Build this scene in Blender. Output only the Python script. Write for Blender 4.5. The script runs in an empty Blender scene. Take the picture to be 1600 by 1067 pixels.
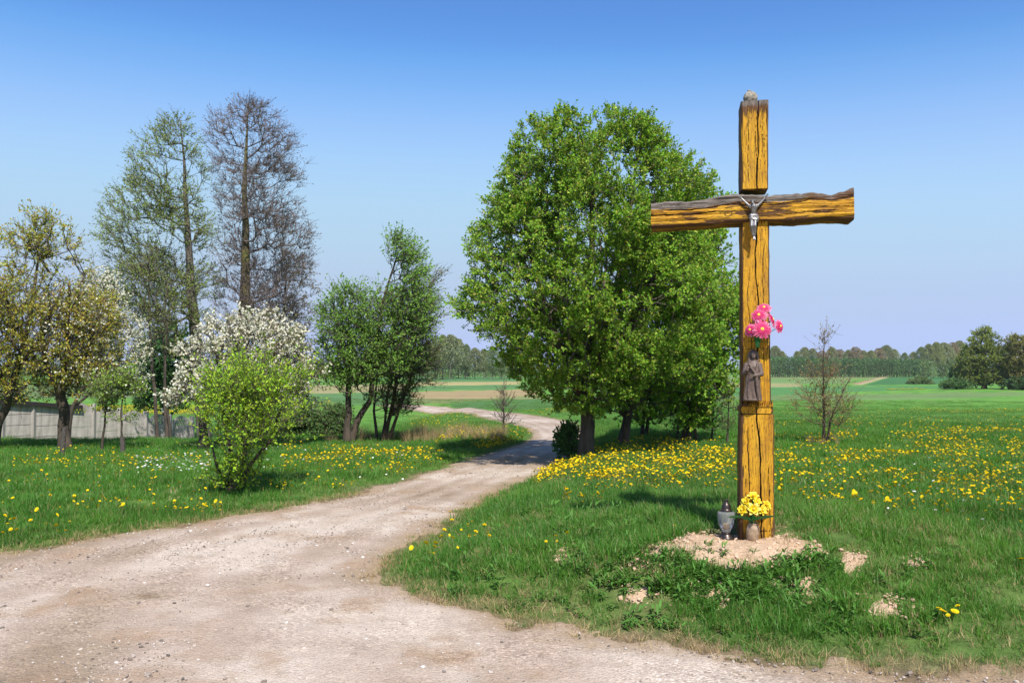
import bpy, bmesh, math, random
import numpy as np
from mathutils import Vector, Matrix

R = math.radians
S = bpy.context.scene
COL = S.collection

# ------------------------------------------------------------------ camera, sky, sun, exposure
F, CU, CV, H = 1333.3, 800.0, 533.5, 1.75          # focal length and centre in photo pixels, eye height
PITCH = math.atan((575 - CV) / F)
cd = bpy.data.cameras.new('camera'); cam = bpy.data.objects.new('camera', cd); COL.objects.link(cam)
cd.sensor_width = 36; cd.sensor_fit = 'HORIZONTAL'; cd.lens = F / 1600 * 36
cd.clip_start = 0.05; cd.clip_end = 6000
cam.location = (0, 0, H); cam.rotation_euler = (R(90) + PITCH, 0, 0)
S.camera = cam

SUN_EL, SUN_AZ = 53.0, -15.0      # azimuth: degrees to the left (minus: right) of straight behind the camera
W = bpy.data.worlds.new('World'); S.world = W; W.use_nodes = True
nt = W.node_tree; nt.nodes.clear()
sky = nt.nodes.new('ShaderNodeTexSky'); sky.sky_type = 'NISHITA'; sky.sun_disc = False
sky.sun_elevation = R(SUN_EL); sky.sun_rotation = R(180 + SUN_AZ)
sky.altitude = 100; sky.air_density = 1.0; sky.dust_density = 0.5; sky.ozone_density = 2.5
bg = nt.nodes.new('ShaderNodeBackground'); bg.inputs[1].default_value = 0.13
wo = nt.nodes.new('ShaderNodeOutputWorld')
# the hazy spring sky: one grading of the whole dome (no white-out low down, a violet tinge)
def vmul(k, src):
    x = nt.nodes.new('ShaderNodeVectorMath'); x.operation = 'SCALE'; x.inputs['Scale'].default_value = k; nt.links.new(src, x.inputs[0]); return x.outputs[0]
hs = nt.nodes.new('ShaderNodeHueSaturation'); hs.inputs['Saturation'].default_value = 1.22; nt.links.new(sky.outputs[0], hs.inputs['Color'])
rc = nt.nodes.new('ShaderNodeRGBCurve'); cm_ = rc.mapping; cm_.use_clip = True; cm_.clip_max_x = 4; cm_.clip_max_y = 4
for ch, pts_ in enumerate(([(0, 0), (.10, .085), (.15, .135), (.18, .22), (.24, .36), (.32, .44), (.5, .48), (.8, .49), (4, .55)],
                           [(0, 0), (.34, .32), (.40, .44), (.50, .58), (.62, .67), (.8, .68), (1.1, .63), (4, .64)],
                           [(0, 0), (.73, .80), (.80, .90), (.95, .98), (1.2, .90), (1.5, .80), (4, .82)])):
    c_ = cm_.curves[ch]
    c_.points[0].location = pts_[0]; c_.points[1].location = pts_[-1]
    for p_ in pts_[1:-1]: c_.points.new(*p_)
cm_.update()
nt.links.new(vmul(.184, hs.outputs[0]), rc.inputs['Color'])
nt.links.new(vmul(1 / .184, rc.outputs[0]), bg.inputs[0]); nt.links.new(bg.outputs[0], wo.inputs[0])

sl = bpy.data.lights.new('sun', 'SUN'); sun = bpy.data.objects.new('sun', sl); COL.objects.link(sun)
sl.energy = 5.0; sl.angle = R(0.53); sl.color = (1.0, 0.955, 0.88)
tosun = Vector((-math.sin(R(SUN_AZ)) * math.cos(R(SUN_EL)), -math.cos(R(SUN_AZ)) * math.cos(R(SUN_EL)), math.sin(R(SUN_EL))))
sun.rotation_euler = tosun.to_track_quat('Z', 'Y').to_euler(); sun.location = (0, 0, 30)
S.view_settings.view_transform = 'Standard'; S.view_settings.look = 'None'
S.view_settings.exposure = 0.5; S.view_settings.gamma = 1.0; S.view_settings.use_curve_mapping = False
S.cycles.max_bounces = 8; S.cycles.diffuse_bounces = 3; S.cycles.transparent_max_bounces = 12

# ------------------------------------------------------------------ numeric helpers
rng = np.random.default_rng(7)

def _hash(ix, iy, iz, seed):
    h = (ix.astype(np.int64) * 374761393 + iy.astype(np.int64) * 668265263 + iz.astype(np.int64) * 2147483647 + seed * 974711) & 0xffffffff
    h = ((h ^ (h >> 13)) * 1274126177) & 0xffffffff
    h = ((h ^ (h >> 16)) * 2246822519) & 0xffffffff
    return ((h ^ (h >> 15)) & 0xffff) / 65535.0

def noise(x, y=0.0, z=0.0, seed=0):
    """value noise in 0..1"""
    x, y, z = np.broadcast_arrays(np.asarray(x, float), np.asarray(y, float), np.asarray(z, float))
    ix, iy, iz = np.floor(x), np.floor(y), np.floor(z)
    fx, fy, fz = x - ix, y - iy, z - iz
    fx, fy, fz = [t * t * (3 - 2 * t) for t in (fx, fy, fz)]
    out = 0
    for a in (0, 1):
        for b in (0, 1):
            for c in (0, 1):
                w = (fx if a else 1 - fx) * (fy if b else 1 - fy) * (fz if c else 1 - fz)
                out = out + w * _hash(ix + a, iy + b, iz + c, seed)
    return out

def fbm(x, y=0.0, z=0.0, seed=0, o=4):
    s, a, t = 0, 0.5, 0
    for k in range(o):
        s = s + a * noise(np.asarray(x) * 2**k, np.asarray(y) * 2**k, np.asarray(z) * 2**k, seed + k); t += a; a *= .5
    return s / t

def sstep(a, b, x):
    t = np.clip((np.asarray(x, float) - a) / (b - a), 0, 1); return t * t * (3 - 2 * t)

cp, sp = math.cos(PITCH), math.sin(PITCH)
def ray(u, v):
    u = np.asarray(u, float); v = np.asarray(v, float)
    xc = (u - CU) / F; yc = -(v - CV) / F
    return np.stack([xc, cp - yc * sp, sp + yc * cp], -1)

def at_depth(u, v, y):
    d = ray(u, v); return d / d[..., 1:2] * np.asarray(y, float)[..., None] + np.array([0, 0, H])

# ------------------------------------------------------------------ the lie of the land
def zbase(x, y):
    z = np.interp(y, [-30, 6, 9, 18, 24, 36, 60, 120, 300, 600, 3000], [0, 0, 0.03, 0.0, -0.12, -0.5, -1.25, -2.5, -2.6, -2.4, -2.4])
    dip = -0.75 * sstep(20.5, 26, y) * sstep(-3.0, -6.5, x) * (1 - sstep(60, 110, y))
    return z + dip

def unproj(u, v, zf):
    d = ray(u, v); u = np.asarray(u, float)
    t = np.geomspace(2.0, 2600, 1500)
    out = np.zeros(d.shape)
    for i in np.ndindex(u.shape):
        p = d[i][None] * t[:, None]; p[:, 2] += H
        dz = p[:, 2] - zf(p[:, 0], p[:, 1])
        k = np.argmax(dz < 0) if (dz < 0).any() else len(t) - 1
        k = max(k, 1); a, b = dz[k - 1], dz[k]
        w = a / (a - b) if a != b else 0
        out[i] = p[k - 1] * (1 - w) + p[k] * w
    return out

def poly_world(pts, zf=zbase):
    a = np.array(pts, float); return unproj(a[:, 0], a[:, 1], zf)[:, :2]

def sdist(x, y, poly):
    """signed distance to a polygon, positive inside"""
    x = np.asarray(x, float); y = np.asarray(y, float); sh = x.shape
    px, py = x.ravel(), y.ravel()
    best = np.full(px.shape, 1e18); ins = np.zeros(px.shape, bool)
    n = len(poly)
    for i in range(n):
        ax, ay = poly[i]; bx, by = poly[(i + 1) % n]
        dx, dy = bx - ax, by - ay
        t = np.clip(((px - ax) * dx + (py - ay) * dy) / max(dx * dx + dy * dy, 1e-12), 0, 1)
        best = np.minimum(best, (px - ax - t * dx)**2 + (py - ay - t * dy)**2)
        c = ((ay > py) != (by > py))
        with np.errstate(divide='ignore', invalid='ignore'):
            ins ^= c & (px < (bx - ax) * (py - ay) / (by - ay if by != ay else 1e-12) + ax)
    return (np.where(ins, 1, -1) * np.sqrt(best)).reshape(sh)

road_left = [(590, 633), (640, 640), (700, 646), (750, 652), (790, 660), (820, 669), (836, 679), (834, 686), (810, 696), (760, 711), (700, 730), (640, 748), (560, 772), (480, 789), (400, 803), (300, 818), (200, 833), (100, 851), (0, 869)]
road_right = [(1600, 1061), (1400, 1050), (1200, 1034), (1000, 1004), (850, 979), (720, 953), (640, 933), (593, 912), (580, 897), (598, 876), (645, 848), (700, 812), (760, 777), (815, 752), (850, 738), (881, 718), (902, 704), (914, 691), (916, 680), (908, 669), (893, 661), (860, 653), (820, 647), (760, 641), (700, 636), (620, 630)]
ROAD = np.vstack([poly_world(road_left), [(-6.6, 4.6), (-9.5, -1), (-14, -12), (24, -12), (24, 3.2), (9, 4.1), (5, 4.55)], poly_world(road_right)])

CROSS_XY = np.array([2.155, 7.6])
def ground(x, y, rd=None):
    x = np.asarray(x, float); y = np.asarray(y, float)
    if rd is None: rd = sdist(x, y, ROAD)
    z = zbase(x, y)
    right = sstep(-2.6, -1.0, x - np.interp(y, [0, 7, 8.5, 12, 17, 25], [-1.0, -1.2, -1.0, -0.4, 1.0, 3]))
    near = 1 - sstep(40, 70, y)
    bank = np.where(x > np.interp(y, [4, 7, 9, 12, 17, 22, 60], [-3, -2.5, -2.2, -1.2, 0.2, 1.6, 2]), 0.19, 0.07)
    z = z + bank * sstep(0.0, 1.1, -rd) * near
    mx, my = x - CROSS_XY[0], y - CROSS_XY[1]
    z = z + 0.17 * np.exp(-mx**2 / 2.4) * sstep(5.75, 6.75, y) * np.exp(-np.maximum(my - .2, 0)**2 / 2.0)
    lump = (fbm(x * 1.1, y * 1.1, 0, 3) - .5) * 0.19 * sstep(0.1, 1.2, -rd) * (1 - sstep(12, 30, y))
    return z + lump + (noise(x * .25, y * .25, 0, 9) - .5) * 0.12 * sstep(0.3, 2.5, -rd)

def gz(x, y): return float(ground(np.array([x]), np.array([y]))[0])

sand_px = [[(1012, 857), (1050, 847), (1085, 836), (1165, 833), (1245, 842), (1290, 858), (1302, 872), (1250, 878), (1180, 885), (1130, 878), (1085, 876), (1040, 872)],
           [(1320, 865), (1345, 868), (1340, 900), (1318, 886)], [(1366, 938), (1400, 934), (1425, 950), (1418, 962), (1375, 958)],
           [(975, 925), (1000, 915), (1040, 912), (1035, 930), (990, 936)], [(1070, 915), (1110, 910), (1150, 918), (1130, 940), (1080, 935)],
           [(1215, 905), (1260, 910), (1275, 935), (1240, 935)], [(985, 872), (1020, 870), (1030, 890), (990, 892)],
           [(255, 765), (272, 758), (280, 775), (262, 782)], [(520, 690), (600, 687), (640, 692), (560, 697)], [(860, 850), (885, 850), (880, 880), (862, 876)],
           [(1425, 872), (1445, 874), (1440, 884), (1422, 882)]]
SAND = [poly_world(p, lambda x, y: ground(x, y)) for p in sand_px]
def sand_sd(x, y):
    s = np.full(np.shape(x), -1e9)
    for p in SAND: s = np.maximum(s, sdist(x, y, p))
    return s

# ------------------------------------------------------------------ mesh helpers
def mesh_np(name, V, faces_list, mat=None, cols=None, attrs=None, smooth=False, mats=None, mat_idx=None):
    """faces_list: list of (n,k) int arrays"""
    me = bpy.data.meshes.new(name)
    V = np.asarray(V, np.float32)
    me.vertices.add(len(V)); me.vertices.foreach_set('co', V.ravel())
    li = np.concatenate([np.asarray(f, np.int32).ravel() for f in faces_list])
    tot = np.concatenate([np.full(len(f), np.asarray(f).shape[1], np.int32) for f in faces_list])
    st = np.concatenate([[0], np.cumsum(tot)[:-1]]).astype(np.int32)
    me.loops.add(len(li)); me.loops.foreach_set('vertex_index', li)
    me.polygons.add(len(tot)); me.polygons.foreach_set('loop_start', st)
    me.polygons.foreach_set('use_smooth', np.full(len(tot), bool(smooth)))
    if mat_idx is not None: me.polygons.foreach_set('material_index', np.asarray(mat_idx, np.int32))
    if cols is not None:
        a = me.attributes.new('col', 'FLOAT_COLOR', 'POINT')
        c = np.ones((len(V), 4), np.float32); c[:, :3] = cols; a.data.foreach_set('color', c.ravel())
    for k, v in (attrs or {}).items():
        v = np.asarray(v, np.float32)
        if v.ndim == 2:
            a = me.attributes.new(k, 'FLOAT_VECTOR', 'POINT'); a.data.foreach_set('vector', v.ravel())
        else:
            a = me.attributes.new(k, 'FLOAT', 'POINT'); a.data.foreach_set('value', v)
    me.update(calc_edges=True); me.validate()
    for m in (mats or ([mat] if mat else [])): me.materials.append(m)
    return me

def link(name, data, parent=None, loc=None, rot=None):
    o = bpy.data.objects.new(name, data); COL.objects.link(o)
    if parent is not None: o.parent = parent
    if loc is not None: o.location = loc
    if rot is not None: o.rotation_euler = rot
    return o

def tag(o, label=None, cat=None, group=None, kind=None):
    if label: o['label'] = label
    if cat: o['category'] = cat
    if group: o['group'] = group
    if kind: o['kind'] = kind
    return o

def thing(name, loc, label, cat, group=None, rz=0):
    return tag(link(name, None, None, loc, (0, 0, rz)), label, cat, group)

def grid_faces(nr, nc, wrap=False, off=0):
    r = np.arange(nr - 1)[:, None]; c = np.arange(nc if wrap else nc - 1)[None]
    c2 = (c + 1) % nc
    f = np.stack([r * nc + c, r * nc + c2, (r + 1) * nc + c2, (r + 1) * nc + c], -1).reshape(-1, 4)
    return f + off

def lathe(prof, n=24, facet=None, cap=True):
    """prof: (r,z) pairs bottom to top -> V, faces"""
    a = np.arange(n) / n * 2 * np.pi
    V = []
    for r, z in prof:
        rr = r * (facet(a, z) if facet else 1)
        V.append(np.stack([rr * np.cos(a), rr * np.sin(a), np.full(n, z)], -1))
    V = np.concatenate(V); m = len(prof)
    fs = [grid_faces(m, n, True)]
    if cap:
        fs.append(np.arange(n)[::-1][None]); fs.append((np.arange(n) + (m - 1) * n)[None])
    return V, fs

class Bag:
    """joins several (V, faces) into one"""
    def __init__(s): s.V = []; s.F = []; s.C = []; s.n = 0
    def add(s, V, fs, col=None):
        V = np.asarray(V, float); s.V.append(V)
        for f in fs: s.F.append(np.asarray(f) + s.n)
        s.C.append(np.tile(np.asarray(col if col is not None else (1, 1, 1), float), (len(V), 1)) if np.ndim(col) < 2 else col)
        s.n += len(V)
    def mesh(s, name, mat, smooth=False, col=False):
        return mesh_np(name, np.concatenate(s.V), s.F, mat, np.concatenate(s.C) if col else None, smooth=smooth)

def tube(pts, rad, n=6, cap=True):
    pts = np.asarray(pts, float); m = len(pts); rad = np.broadcast_to(np.asarray(rad, float), (m,))
    T = np.gradient(pts, axis=0); T /= np.linalg.norm(T, axis=1)[:, None] + 1e-9
    ref = np.array([0, 0, 1.0]) if abs(T[:, 2]).mean() < .8 else np.array([1.0, 0, 0])
    A = np.cross(T, ref); A /= np.linalg.norm(A, axis=1)[:, None] + 1e-9
    B = np.cross(T, A); a = np.arange(n) / n * 2 * np.pi
    V = pts[:, None] + rad[:, None, None] * (A[:, None] * np.cos(a)[None, :, None] + B[:, None] * np.sin(a)[None, :, None])
    fs = [grid_faces(m, n, True)]
    if cap: fs += [np.arange(n)[::-1][None], (np.arange(n) + (m - 1) * n)[None]]
    return V.reshape(-1, 3), fs

def box(x0, x1, y0, y1, z0, z1):
    V = np.array([[x, y, z] for z in (z0, z1) for y in (y0, y1) for x in (x0, x1)], float)
    return V, [np.array([[0, 2, 3, 1], [4, 5, 7, 6], [0, 1, 5, 4], [2, 6, 7, 3], [0, 4, 6, 2], [1, 3, 7, 5]])]

def ball(c, r, n=10, m=7):
    th = np.linspace(0.02, np.pi - .02, m)
    V, fs = lathe([(math.sin(t), -math.cos(t)) for t in th], n)
    return V * np.asarray(r, float) + np.asarray(c, float), fs

# ------------------------------------------------------------------ material helper
class MB:
    def __init__(s, name):
        s.m = bpy.data.materials.new(name); s.m.use_nodes = True; s.t = s.m.node_tree; s.t.nodes.clear()
        s.out = s.n('ShaderNodeOutputMaterial')
    def n(s, typ, **kw):
        x = s.t.nodes.new(typ)
        for k, v in kw.items(): setattr(x, k, v)
        return x
    def l(s, a, b): s.t.links.new(a, b); return a
    def val(s, sock, v):
        if hasattr(v, 'is_linked') or isinstance(v, bpy.types.NodeSocket): s.l(v, sock)
        else: sock.default_value = v
    def attr(s, name, what='Color', typ='GEOMETRY'):
        x = s.n('ShaderNodeAttribute', attribute_name=name, attribute_type=typ); return x.outputs[what]
    def noise(s, vec=None, scale=5, detail=4, rough=.55, what='Fac'):
        x = s.n('ShaderNodeTexNoise')
        if vec is not None: s.l(vec, x.inputs['Vector'])
        x.inputs['Scale'].default_value = scale; x.inputs['Detail'].default_value = detail; x.inputs['Roughness'].default_value = rough
        return x.outputs[what]
    def ramp(s, fac, stops, interp='LINEAR'):
        x = s.n('ShaderNodeValToRGB'); x.color_ramp.interpolation = interp
        e = x.color_ramp.elements
        while len(e) < len(stops): e.new(.5)
        for k, (p, c) in enumerate(stops):
            e[k].position = p; e[k].color = (*c, 1) if len(c) == 3 else c
        s.l(fac, x.inputs[0]); return x.outputs[0]
    def mix(s, f, a, b, typ='MIX'):
        x = s.n('ShaderNodeMix', data_type='RGBA', blend_type=typ)
        s.val(x.inputs[0], f)
        for i, c in ((6, a), (7, b)):
            if isinstance(c, tuple): x.inputs[i].default_value = (*c, 1)
            else: s.l(c, x.inputs[i])
        return x.outputs[2]
    def math(s, op, a, b=None, clamp=False):
        x = s.n('ShaderNodeMath', operation=op, use_clamp=clamp); s.val(x.inputs[0], a)
        if b is not None: s.val(x.inputs[1], b)
        return x.outputs[0]
    def mapr(s, v, a, b, c=0., d=1.):
        x = s.n('ShaderNodeMapRange'); s.l(v, x.inputs[0])
        for i, q in enumerate((a, b, c, d)): x.inputs[i + 1].default_value = q
        return x.outputs[0]
    def pos(s): return s.n('ShaderNodeNewGeometry').outputs['Position']
    def obj(s): return s.n('ShaderNodeTexCoord').outputs['Object']
    def scale(s, vec, sc):
        x = s.n('ShaderNodeMapping'); s.l(vec, x.inputs[0]); x.inputs['Scale'].default_value = sc; return x.outputs[0]
    def bump(s, h, strength=.5, dist=.01):
        x = s.n('ShaderNodeBump'); x.inputs['Strength'].default_value = strength; x.inputs['Distance'].default_value = dist
        s.l(h, x.inputs['Height']); return x.outputs[0]
    def pbr(s, col, rough=.8, bump=None, **kw):
        p = s.n('ShaderNodeBsdfPrincipled')
        if isinstance(col, tuple): p.inputs['Base Color'].default_value = (*col, 1)
        else: s.l(col, p.inputs['Base Color'])
        s.val(p.inputs['Roughness'], rough)
        if bump is not None: s.l(bump, p.inputs['Normal'])
        for k, v in kw.items(): s.val(p.inputs[k.replace('_', ' ')], v)
        return p.outputs[0]
    def done(s, sh): s.l(sh, s.out.inputs[0]); return s.m

def leafy(name, trans=0.42, rough=.55, spec=.2, hue=(1.15, 1.05, .5)):
    b = MB(name); c = b.attr('col')
    p = b.pbr(c, rough, Specular_IOR_Level=spec)
    t = b.n('ShaderNodeBsdfTranslucent'); b.l(b.mix(1.0, c, hue, 'MULTIPLY'), t.inputs[0])
    m = b.n('ShaderNodeMixShader'); m.inputs[0].default_value = trans
    b.l(p, m.inputs[1]); b.l(t.outputs[0], m.inputs[2]); return b.done(m.outputs[0])

M = {}
M['leaf'] = leafy('leaf'); M['blossom'] = leafy('blossom_petal', .3, .7, .2, (1, 1, .95)); M['petal'] = leafy('petal', .25, .6, .3, (1, .9, .9))
def plain(name, c, rough=.7, var=.25, sc=20, bump=.2, bd=.004, **kw):
    b = MB(name); v = b.noise(b.obj(), sc, 5, .6)
    dark = tuple(x * (1 - var) for x in c); lite = tuple(min(1, x * (1 + var)) for x in c)
    col = b.ramp(v, [(.3, dark), (.7, lite)])
    return b.done(b.pbr(col, rough, b.bump(b.noise(b.obj(), sc * 3, 4), bump, bd), **kw))

def bark(name, a, c2, sc=9.0, moss=None):
    b = MB(name); p = b.scale(b.obj(), (1, 1, .22))
    n1 = b.noise(p, sc, 6, .65); col = b.ramp(n1, [(.32, a), (.68, c2)])
    if moss: col = b.mix(b.mapr(b.noise(b.obj(), 1.7, 3), .5, .62), col, moss)
    return b.done(b.pbr(col, .92, b.bump(b.noise(p, sc * 2.2, 6, .7), .9, .03)))
M['bark'] = bark('dark_bark', (.028, .020, .014), (.10, .075, .055))
M['bark_moss'] = bark('mossy_bark', (.05, .04, .018), (.16, .13, .06), moss=(.12, .11, .03))
M['bark_grey'] = bark('grey_bark', (.05, .042, .034), (.15, .125, .10))
M['twig'] = bark('twig_bark', (.07, .054, .044), (.15, .12, .10), 20)
M['twig_purple'] = bark('purplish_twig_bark', (.10, .075, .075), (.20, .155, .15), 20)
M['twig_green'] = bark('green_twig_bark', (.09, .085, .055), (.17, .16, .09), 20)
M['twig_red'] = bark('reddish_twig_bark', (.12, .075, .05), (.21, .14, .09), 20)

# ------------------------------------------------------------------ ground, road, bare sand
def theta_axis():
    a = np.concatenate([np.arange(-180, -40, 4.0), np.arange(-40, 40, .14), np.arange(40, 180, 4.0)])
    return np.radians(a)
TH = theta_axis()
RR = np.concatenate([[0.3, 1, 2, 2.8], np.geomspace(3.4, 30, 250), np.geomspace(30.5, 4500, 190)])
tt, rr = np.meshgrid(TH, RR)
GX = rr * np.sin(tt); GY = rr * np.cos(tt)
GRD = sdist(GX, GY, ROAD)
GZ = ground(GX, GY, GRD)
NR, NC = GX.shape
edge = -GRD
patch = fbm(GX * .5, GY * .5, 0, 21); fine = fbm(GX * 2.3, GY * 2.3, 0, 31)
soilmix = (1 - sstep(0.0, .28, edge + (fine - .5) * .5))
g1 = np.array([.070, .180, .028]); g2 = np.array([.105, .235, .036]); soil = np.array([.27, .19, .125]); thatch = np.array([.20, .17, .085])
C = g1 + (g2 - g1) * sstep(.3, .7, patch)[..., None]
dryf = sstep(.6, .72, fbm(GX * .8, GY * .8, 0, 44))[..., None] * .35
C = C * (1 - dryf) + thatch * dryf
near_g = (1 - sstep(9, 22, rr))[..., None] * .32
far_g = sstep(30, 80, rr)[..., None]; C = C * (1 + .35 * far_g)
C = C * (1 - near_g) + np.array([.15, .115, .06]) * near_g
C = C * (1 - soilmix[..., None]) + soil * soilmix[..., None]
# strips of the far fields: (photo outline, colour)
strips = [
    ([(640, 589), (812, 589), (812, 597), (640, 597)], (.085, .20, .065)),
    ([(640, 597), (812, 596), (812, 601), (640, 603)], (.36, .31, .14)),
    ([(640, 603), (812, 601), (830, 607), (640, 611)], (.10, .21, .07)),
    ([(640, 612), (830, 608), (852, 617), (700, 624), (640, 622)], (.33, .25, .13)),
    ([(640, 622), (700, 624), (852, 618), (870, 622), (700, 630), (640, 630)], (.20, .22, .09)),
    ([(700, 631), (870, 622), (880, 640), (740, 639)], (.09, .19, .06)),
    ([(1000, 588), (1400, 588), (1400, 592), (1000, 593)], (.17, .23, .08)),
    ([(1000, 594), (1330, 592), (1320, 600), (1000, 601)], (.15, .25, .08)),
    ([(1000, 597), (1250, 599), (1255, 605), (1000, 606)], (.30, .29, .13)),
    ([(1000, 608), (1340, 603), (1560, 602), (1440, 608), (1200, 618), (1000, 618)], (.085, .22, .065)),
    ([(1382, 588), (1390, 588), (1346, 601), (1333, 601), (1352, 595)], (.42, .33, .19)),
    ([(1350, 595), (1382, 588.5), (1340, 600), (1328, 600)], (.30, .21, .13)),
    ([(1392, 589), (1500, 589), (1500, 600), (1348, 602)], (.055, .16, .05)),
    ([(1000, 620), (1330, 616), (1600, 612), (1600, 618), (1300, 626), (1000, 628)], (.15, .24, .08)),
    ([(-100, 600), (330, 600), (330, 622), (-100, 622)], (.13, .20, .07)),
    ([(380, 604), (640, 600), (640, 611), (380, 618)], (.30, .27, .13)),
    ([(380, 618), (640, 612), (640, 632), (380, 634)], (.10, .20, .07)),
]
ff = (GY > 45)
for px, c in strips:
    w = poly_world(px)
    m = sdist(GX, GY, w)
    k = np.clip(m / (rr * .004) + (fine - .5) * 1.2 + .5, 0, 1)[..., None] * ff[..., None]
    C = C * (1 - k) + np.array(c) * (.85 + .3 * noise(GX * .05, GY * .3, 0, 5))[..., None] * k

b = MB('meadow_ground'); c0 = b.attr('col'); ps = b.pos()
v1 = b.noise(ps, 9, 6, .7); v2 = b.noise(ps, .35, 3)
c0 = b.mix(1.0, c0, b.ramp(v1, [(.25, (.42, .42, .40)), (.75, (1.3, 1.3, 1.25))]), 'MULTIPLY')
c0 = b.mix(1.0, c0, b.ramp(v2, [(.3, (.85, .88, .85)), (.7, (1.12, 1.1, 1.08))]), 'MULTIPLY')
M['ground'] = b.done(b.pbr(c0, .95, b.bump(b.noise(ps, 40, 5, .7), .8, .03), Specular_IOR_Level=.15))
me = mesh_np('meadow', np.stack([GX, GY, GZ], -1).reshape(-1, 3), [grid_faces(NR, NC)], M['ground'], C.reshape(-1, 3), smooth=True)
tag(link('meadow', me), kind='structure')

def sheet(name, sd, off, mat, band, cols=None, attrs=None):
    keep = (sd > -band)
    f = grid_faces(NR, NC)
    kf = keep.ravel()[f].all(1); f = f[kf]
    ids, inv = np.unique(f.ravel(), return_inverse=True)
    V = np.stack([GX, GY, GZ + off], -1).reshape(-1, 3)[ids]
    at = {k: v.reshape(-1)[ids] for k, v in (attrs or {}).items()}
    me = mesh_np(name, V, [inv.reshape(-1, 4)], mat, attrs=at, smooth=True)
    return tag(link(name, me), kind='structure')

# road: a sheet that dips under the verge with a ragged edge
rag = (fbm(GX * 3.1, GY * 3.1, 0, 71) - .5) * .5 + (fbm(GX * 12, GY * 12, 0, 72) - .5) * .22
rsd = GRD + rag * (1 - sstep(15, 40, rr) * .6)
off = np.clip(rsd * .2, -.05, .008) + .012 * sstep(0, .5, rsd)
rut = (fbm(GX * .55, GY * .55, 0, 81) - .5) * .035 * sstep(.1, 1.0, GRD)
GZ0 = GZ
# worn wheel lines follow the bend: distance from the road's edges
nl_ = len(road_left); PL = ROAD[:nl_ + 2]; PR = ROAD[nl_ + 5:]
def dline(x, y, L_):
    best = np.full(x.shape, 1e9)
    for (ax, ay), (bx_, by_) in zip(L_[:-1], L_[1:]):
        dx, dy = bx_ - ax, by_ - ay; t = np.clip(((x - ax) * dx + (y - ay) * dy) / (dx * dx + dy * dy), 0, 1)
        best = np.minimum(best, np.hypot(x - ax - t * dx, y - ay - t * dy))
    return best
dl, dr_ = dline(GX, GY, PL), dline(GX, GY, PR); lat = dl / (dl + dr_ + 1e-6) + (fbm(GX * .7, GY * .7, 0, 93) - .5) * .16
track = sum(np.exp(-((lat - c) / .07)**2) for c in (.2, .42, .62, .84))
pale = fbm(GX * .8 + 3, GY * .5, 0, 91) + .20 * (track - .5)
for (u_, v_, su, sv, am) in ((237, 936, .16, .10, .30), (470, 907, .45, .22, .20), (560, 842, .6, .25, .14), (275, 1040, .5, .25, -.16), (545, 968, .7, .3, -.14)):
    w_ = poly_world([(u_, v_)])[0]; pale = pale - am * np.exp(-((GX - w_[0]) / su)**2 - ((GY - w_[1]) / sv)**2)
GZt = -.012 * np.clip(track, 0, 1) * sstep(.1, .6, GRD)
b = MB('gravel_road'); ps = b.pos(); e = b.attr('edge', 'Fac'); pl = b.attr('pale', 'Fac')
base = b.ramp(pl, [(.15, (.18, .12, .075)), (.3, (.305, .234, .168)), (.5, (.38, .296, .234)), (.68, (.47, .392, .322))])
base = b.mix(b.mapr(b.noise(ps, 1.3, 4, .6), .52, .68), base, (.33, .235, .16))
vor = b.n('ShaderNodeTexVoronoi'); vor.inputs['Scale'].default_value = 55; b.l(ps, vor.inputs['Vector'])
sep = b.n('ShaderNodeSeparateColor'); b.l(vor.outputs['Color'], sep.inputs[0])
spec1 = b.ramp(sep.outputs[0], [(0, (.36, .34, .33)), (.14, (.80, .79, .78)), (.75, (1.05, 1.05, 1.04)), (.93, (1.45, 1.46, 1.48))])
vor2 = b.n('ShaderNodeTexVoronoi'); vor2.inputs['Scale'].default_value = 140; b.l(ps, vor2.inputs['Vector'])
sep2 = b.n('ShaderNodeSeparateColor'); b.l(vor2.outputs['Color'], sep2.inputs[0])
spec2 = b.ramp(sep2.outputs[1], [(0, (.80, .79, .78)), (.5, (1.0, 1.0, 1.0)), (1, (1.16, 1.16, 1.15))])
stony = b.math('SUBTRACT', b.mapr(b.noise(ps, .9, 3, .6), .38, .58, .12, .9), b.math('MULTIPLY', b.attr('track', 'Fac'), .45), True)
col = b.mix(stony, base, b.mix(1.0, base, spec1, 'MULTIPLY'))
col = b.mix(1.0, col, spec2, 'MULTIPLY')
col = b.mix(1.0, col, b.ramp(b.noise(ps, 4, 5, .65), [(.3, (.86, .85, .84)), (.7, (1.1, 1.1, 1.1))]), 'MULTIPLY')
col = b.mix(b.mapr(e, .0, .28, .75, 0.), col, (.30, .215, .13))
hh = b.math('ADD', b.math('MULTIPLY', vor.outputs['Distance'], -.6), b.noise(ps, 30, 6, .7))
M['road'] = b.done(b.pbr(col, .95, b.bump(hh, .7, .015), Specular_IOR_Level=.2))
GZ = GZ + rut + GZt; sheet('gravel_road', rsd, off + .004, M['road'], .35, attrs={'edge': rsd, 'pale': pale, 'track': np.clip(track, 0, 1)})
GZ = GZ0
ssd = sand_sd(GX, GY)
srag = ssd + (fbm(GX * 7, GY * 7, 0, 61) - .5) * .26 + (fbm(GX * 19, GY * 19, 0, 63) - .5) * .16
off = np.clip(srag * .12, -.05, .010) + .012 * sstep(.0, .3, srag) * fbm(GX * 9, GY * 9, 0, 62)
b = MB('dry_sand'); ps = b.pos()
col = b.ramp(b.noise(ps, 6, 6, .7), [(.3, (.38, .25, .155)), (.5, (.54, .38, .255)), (.72, (.62, .47, .34))])
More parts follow.
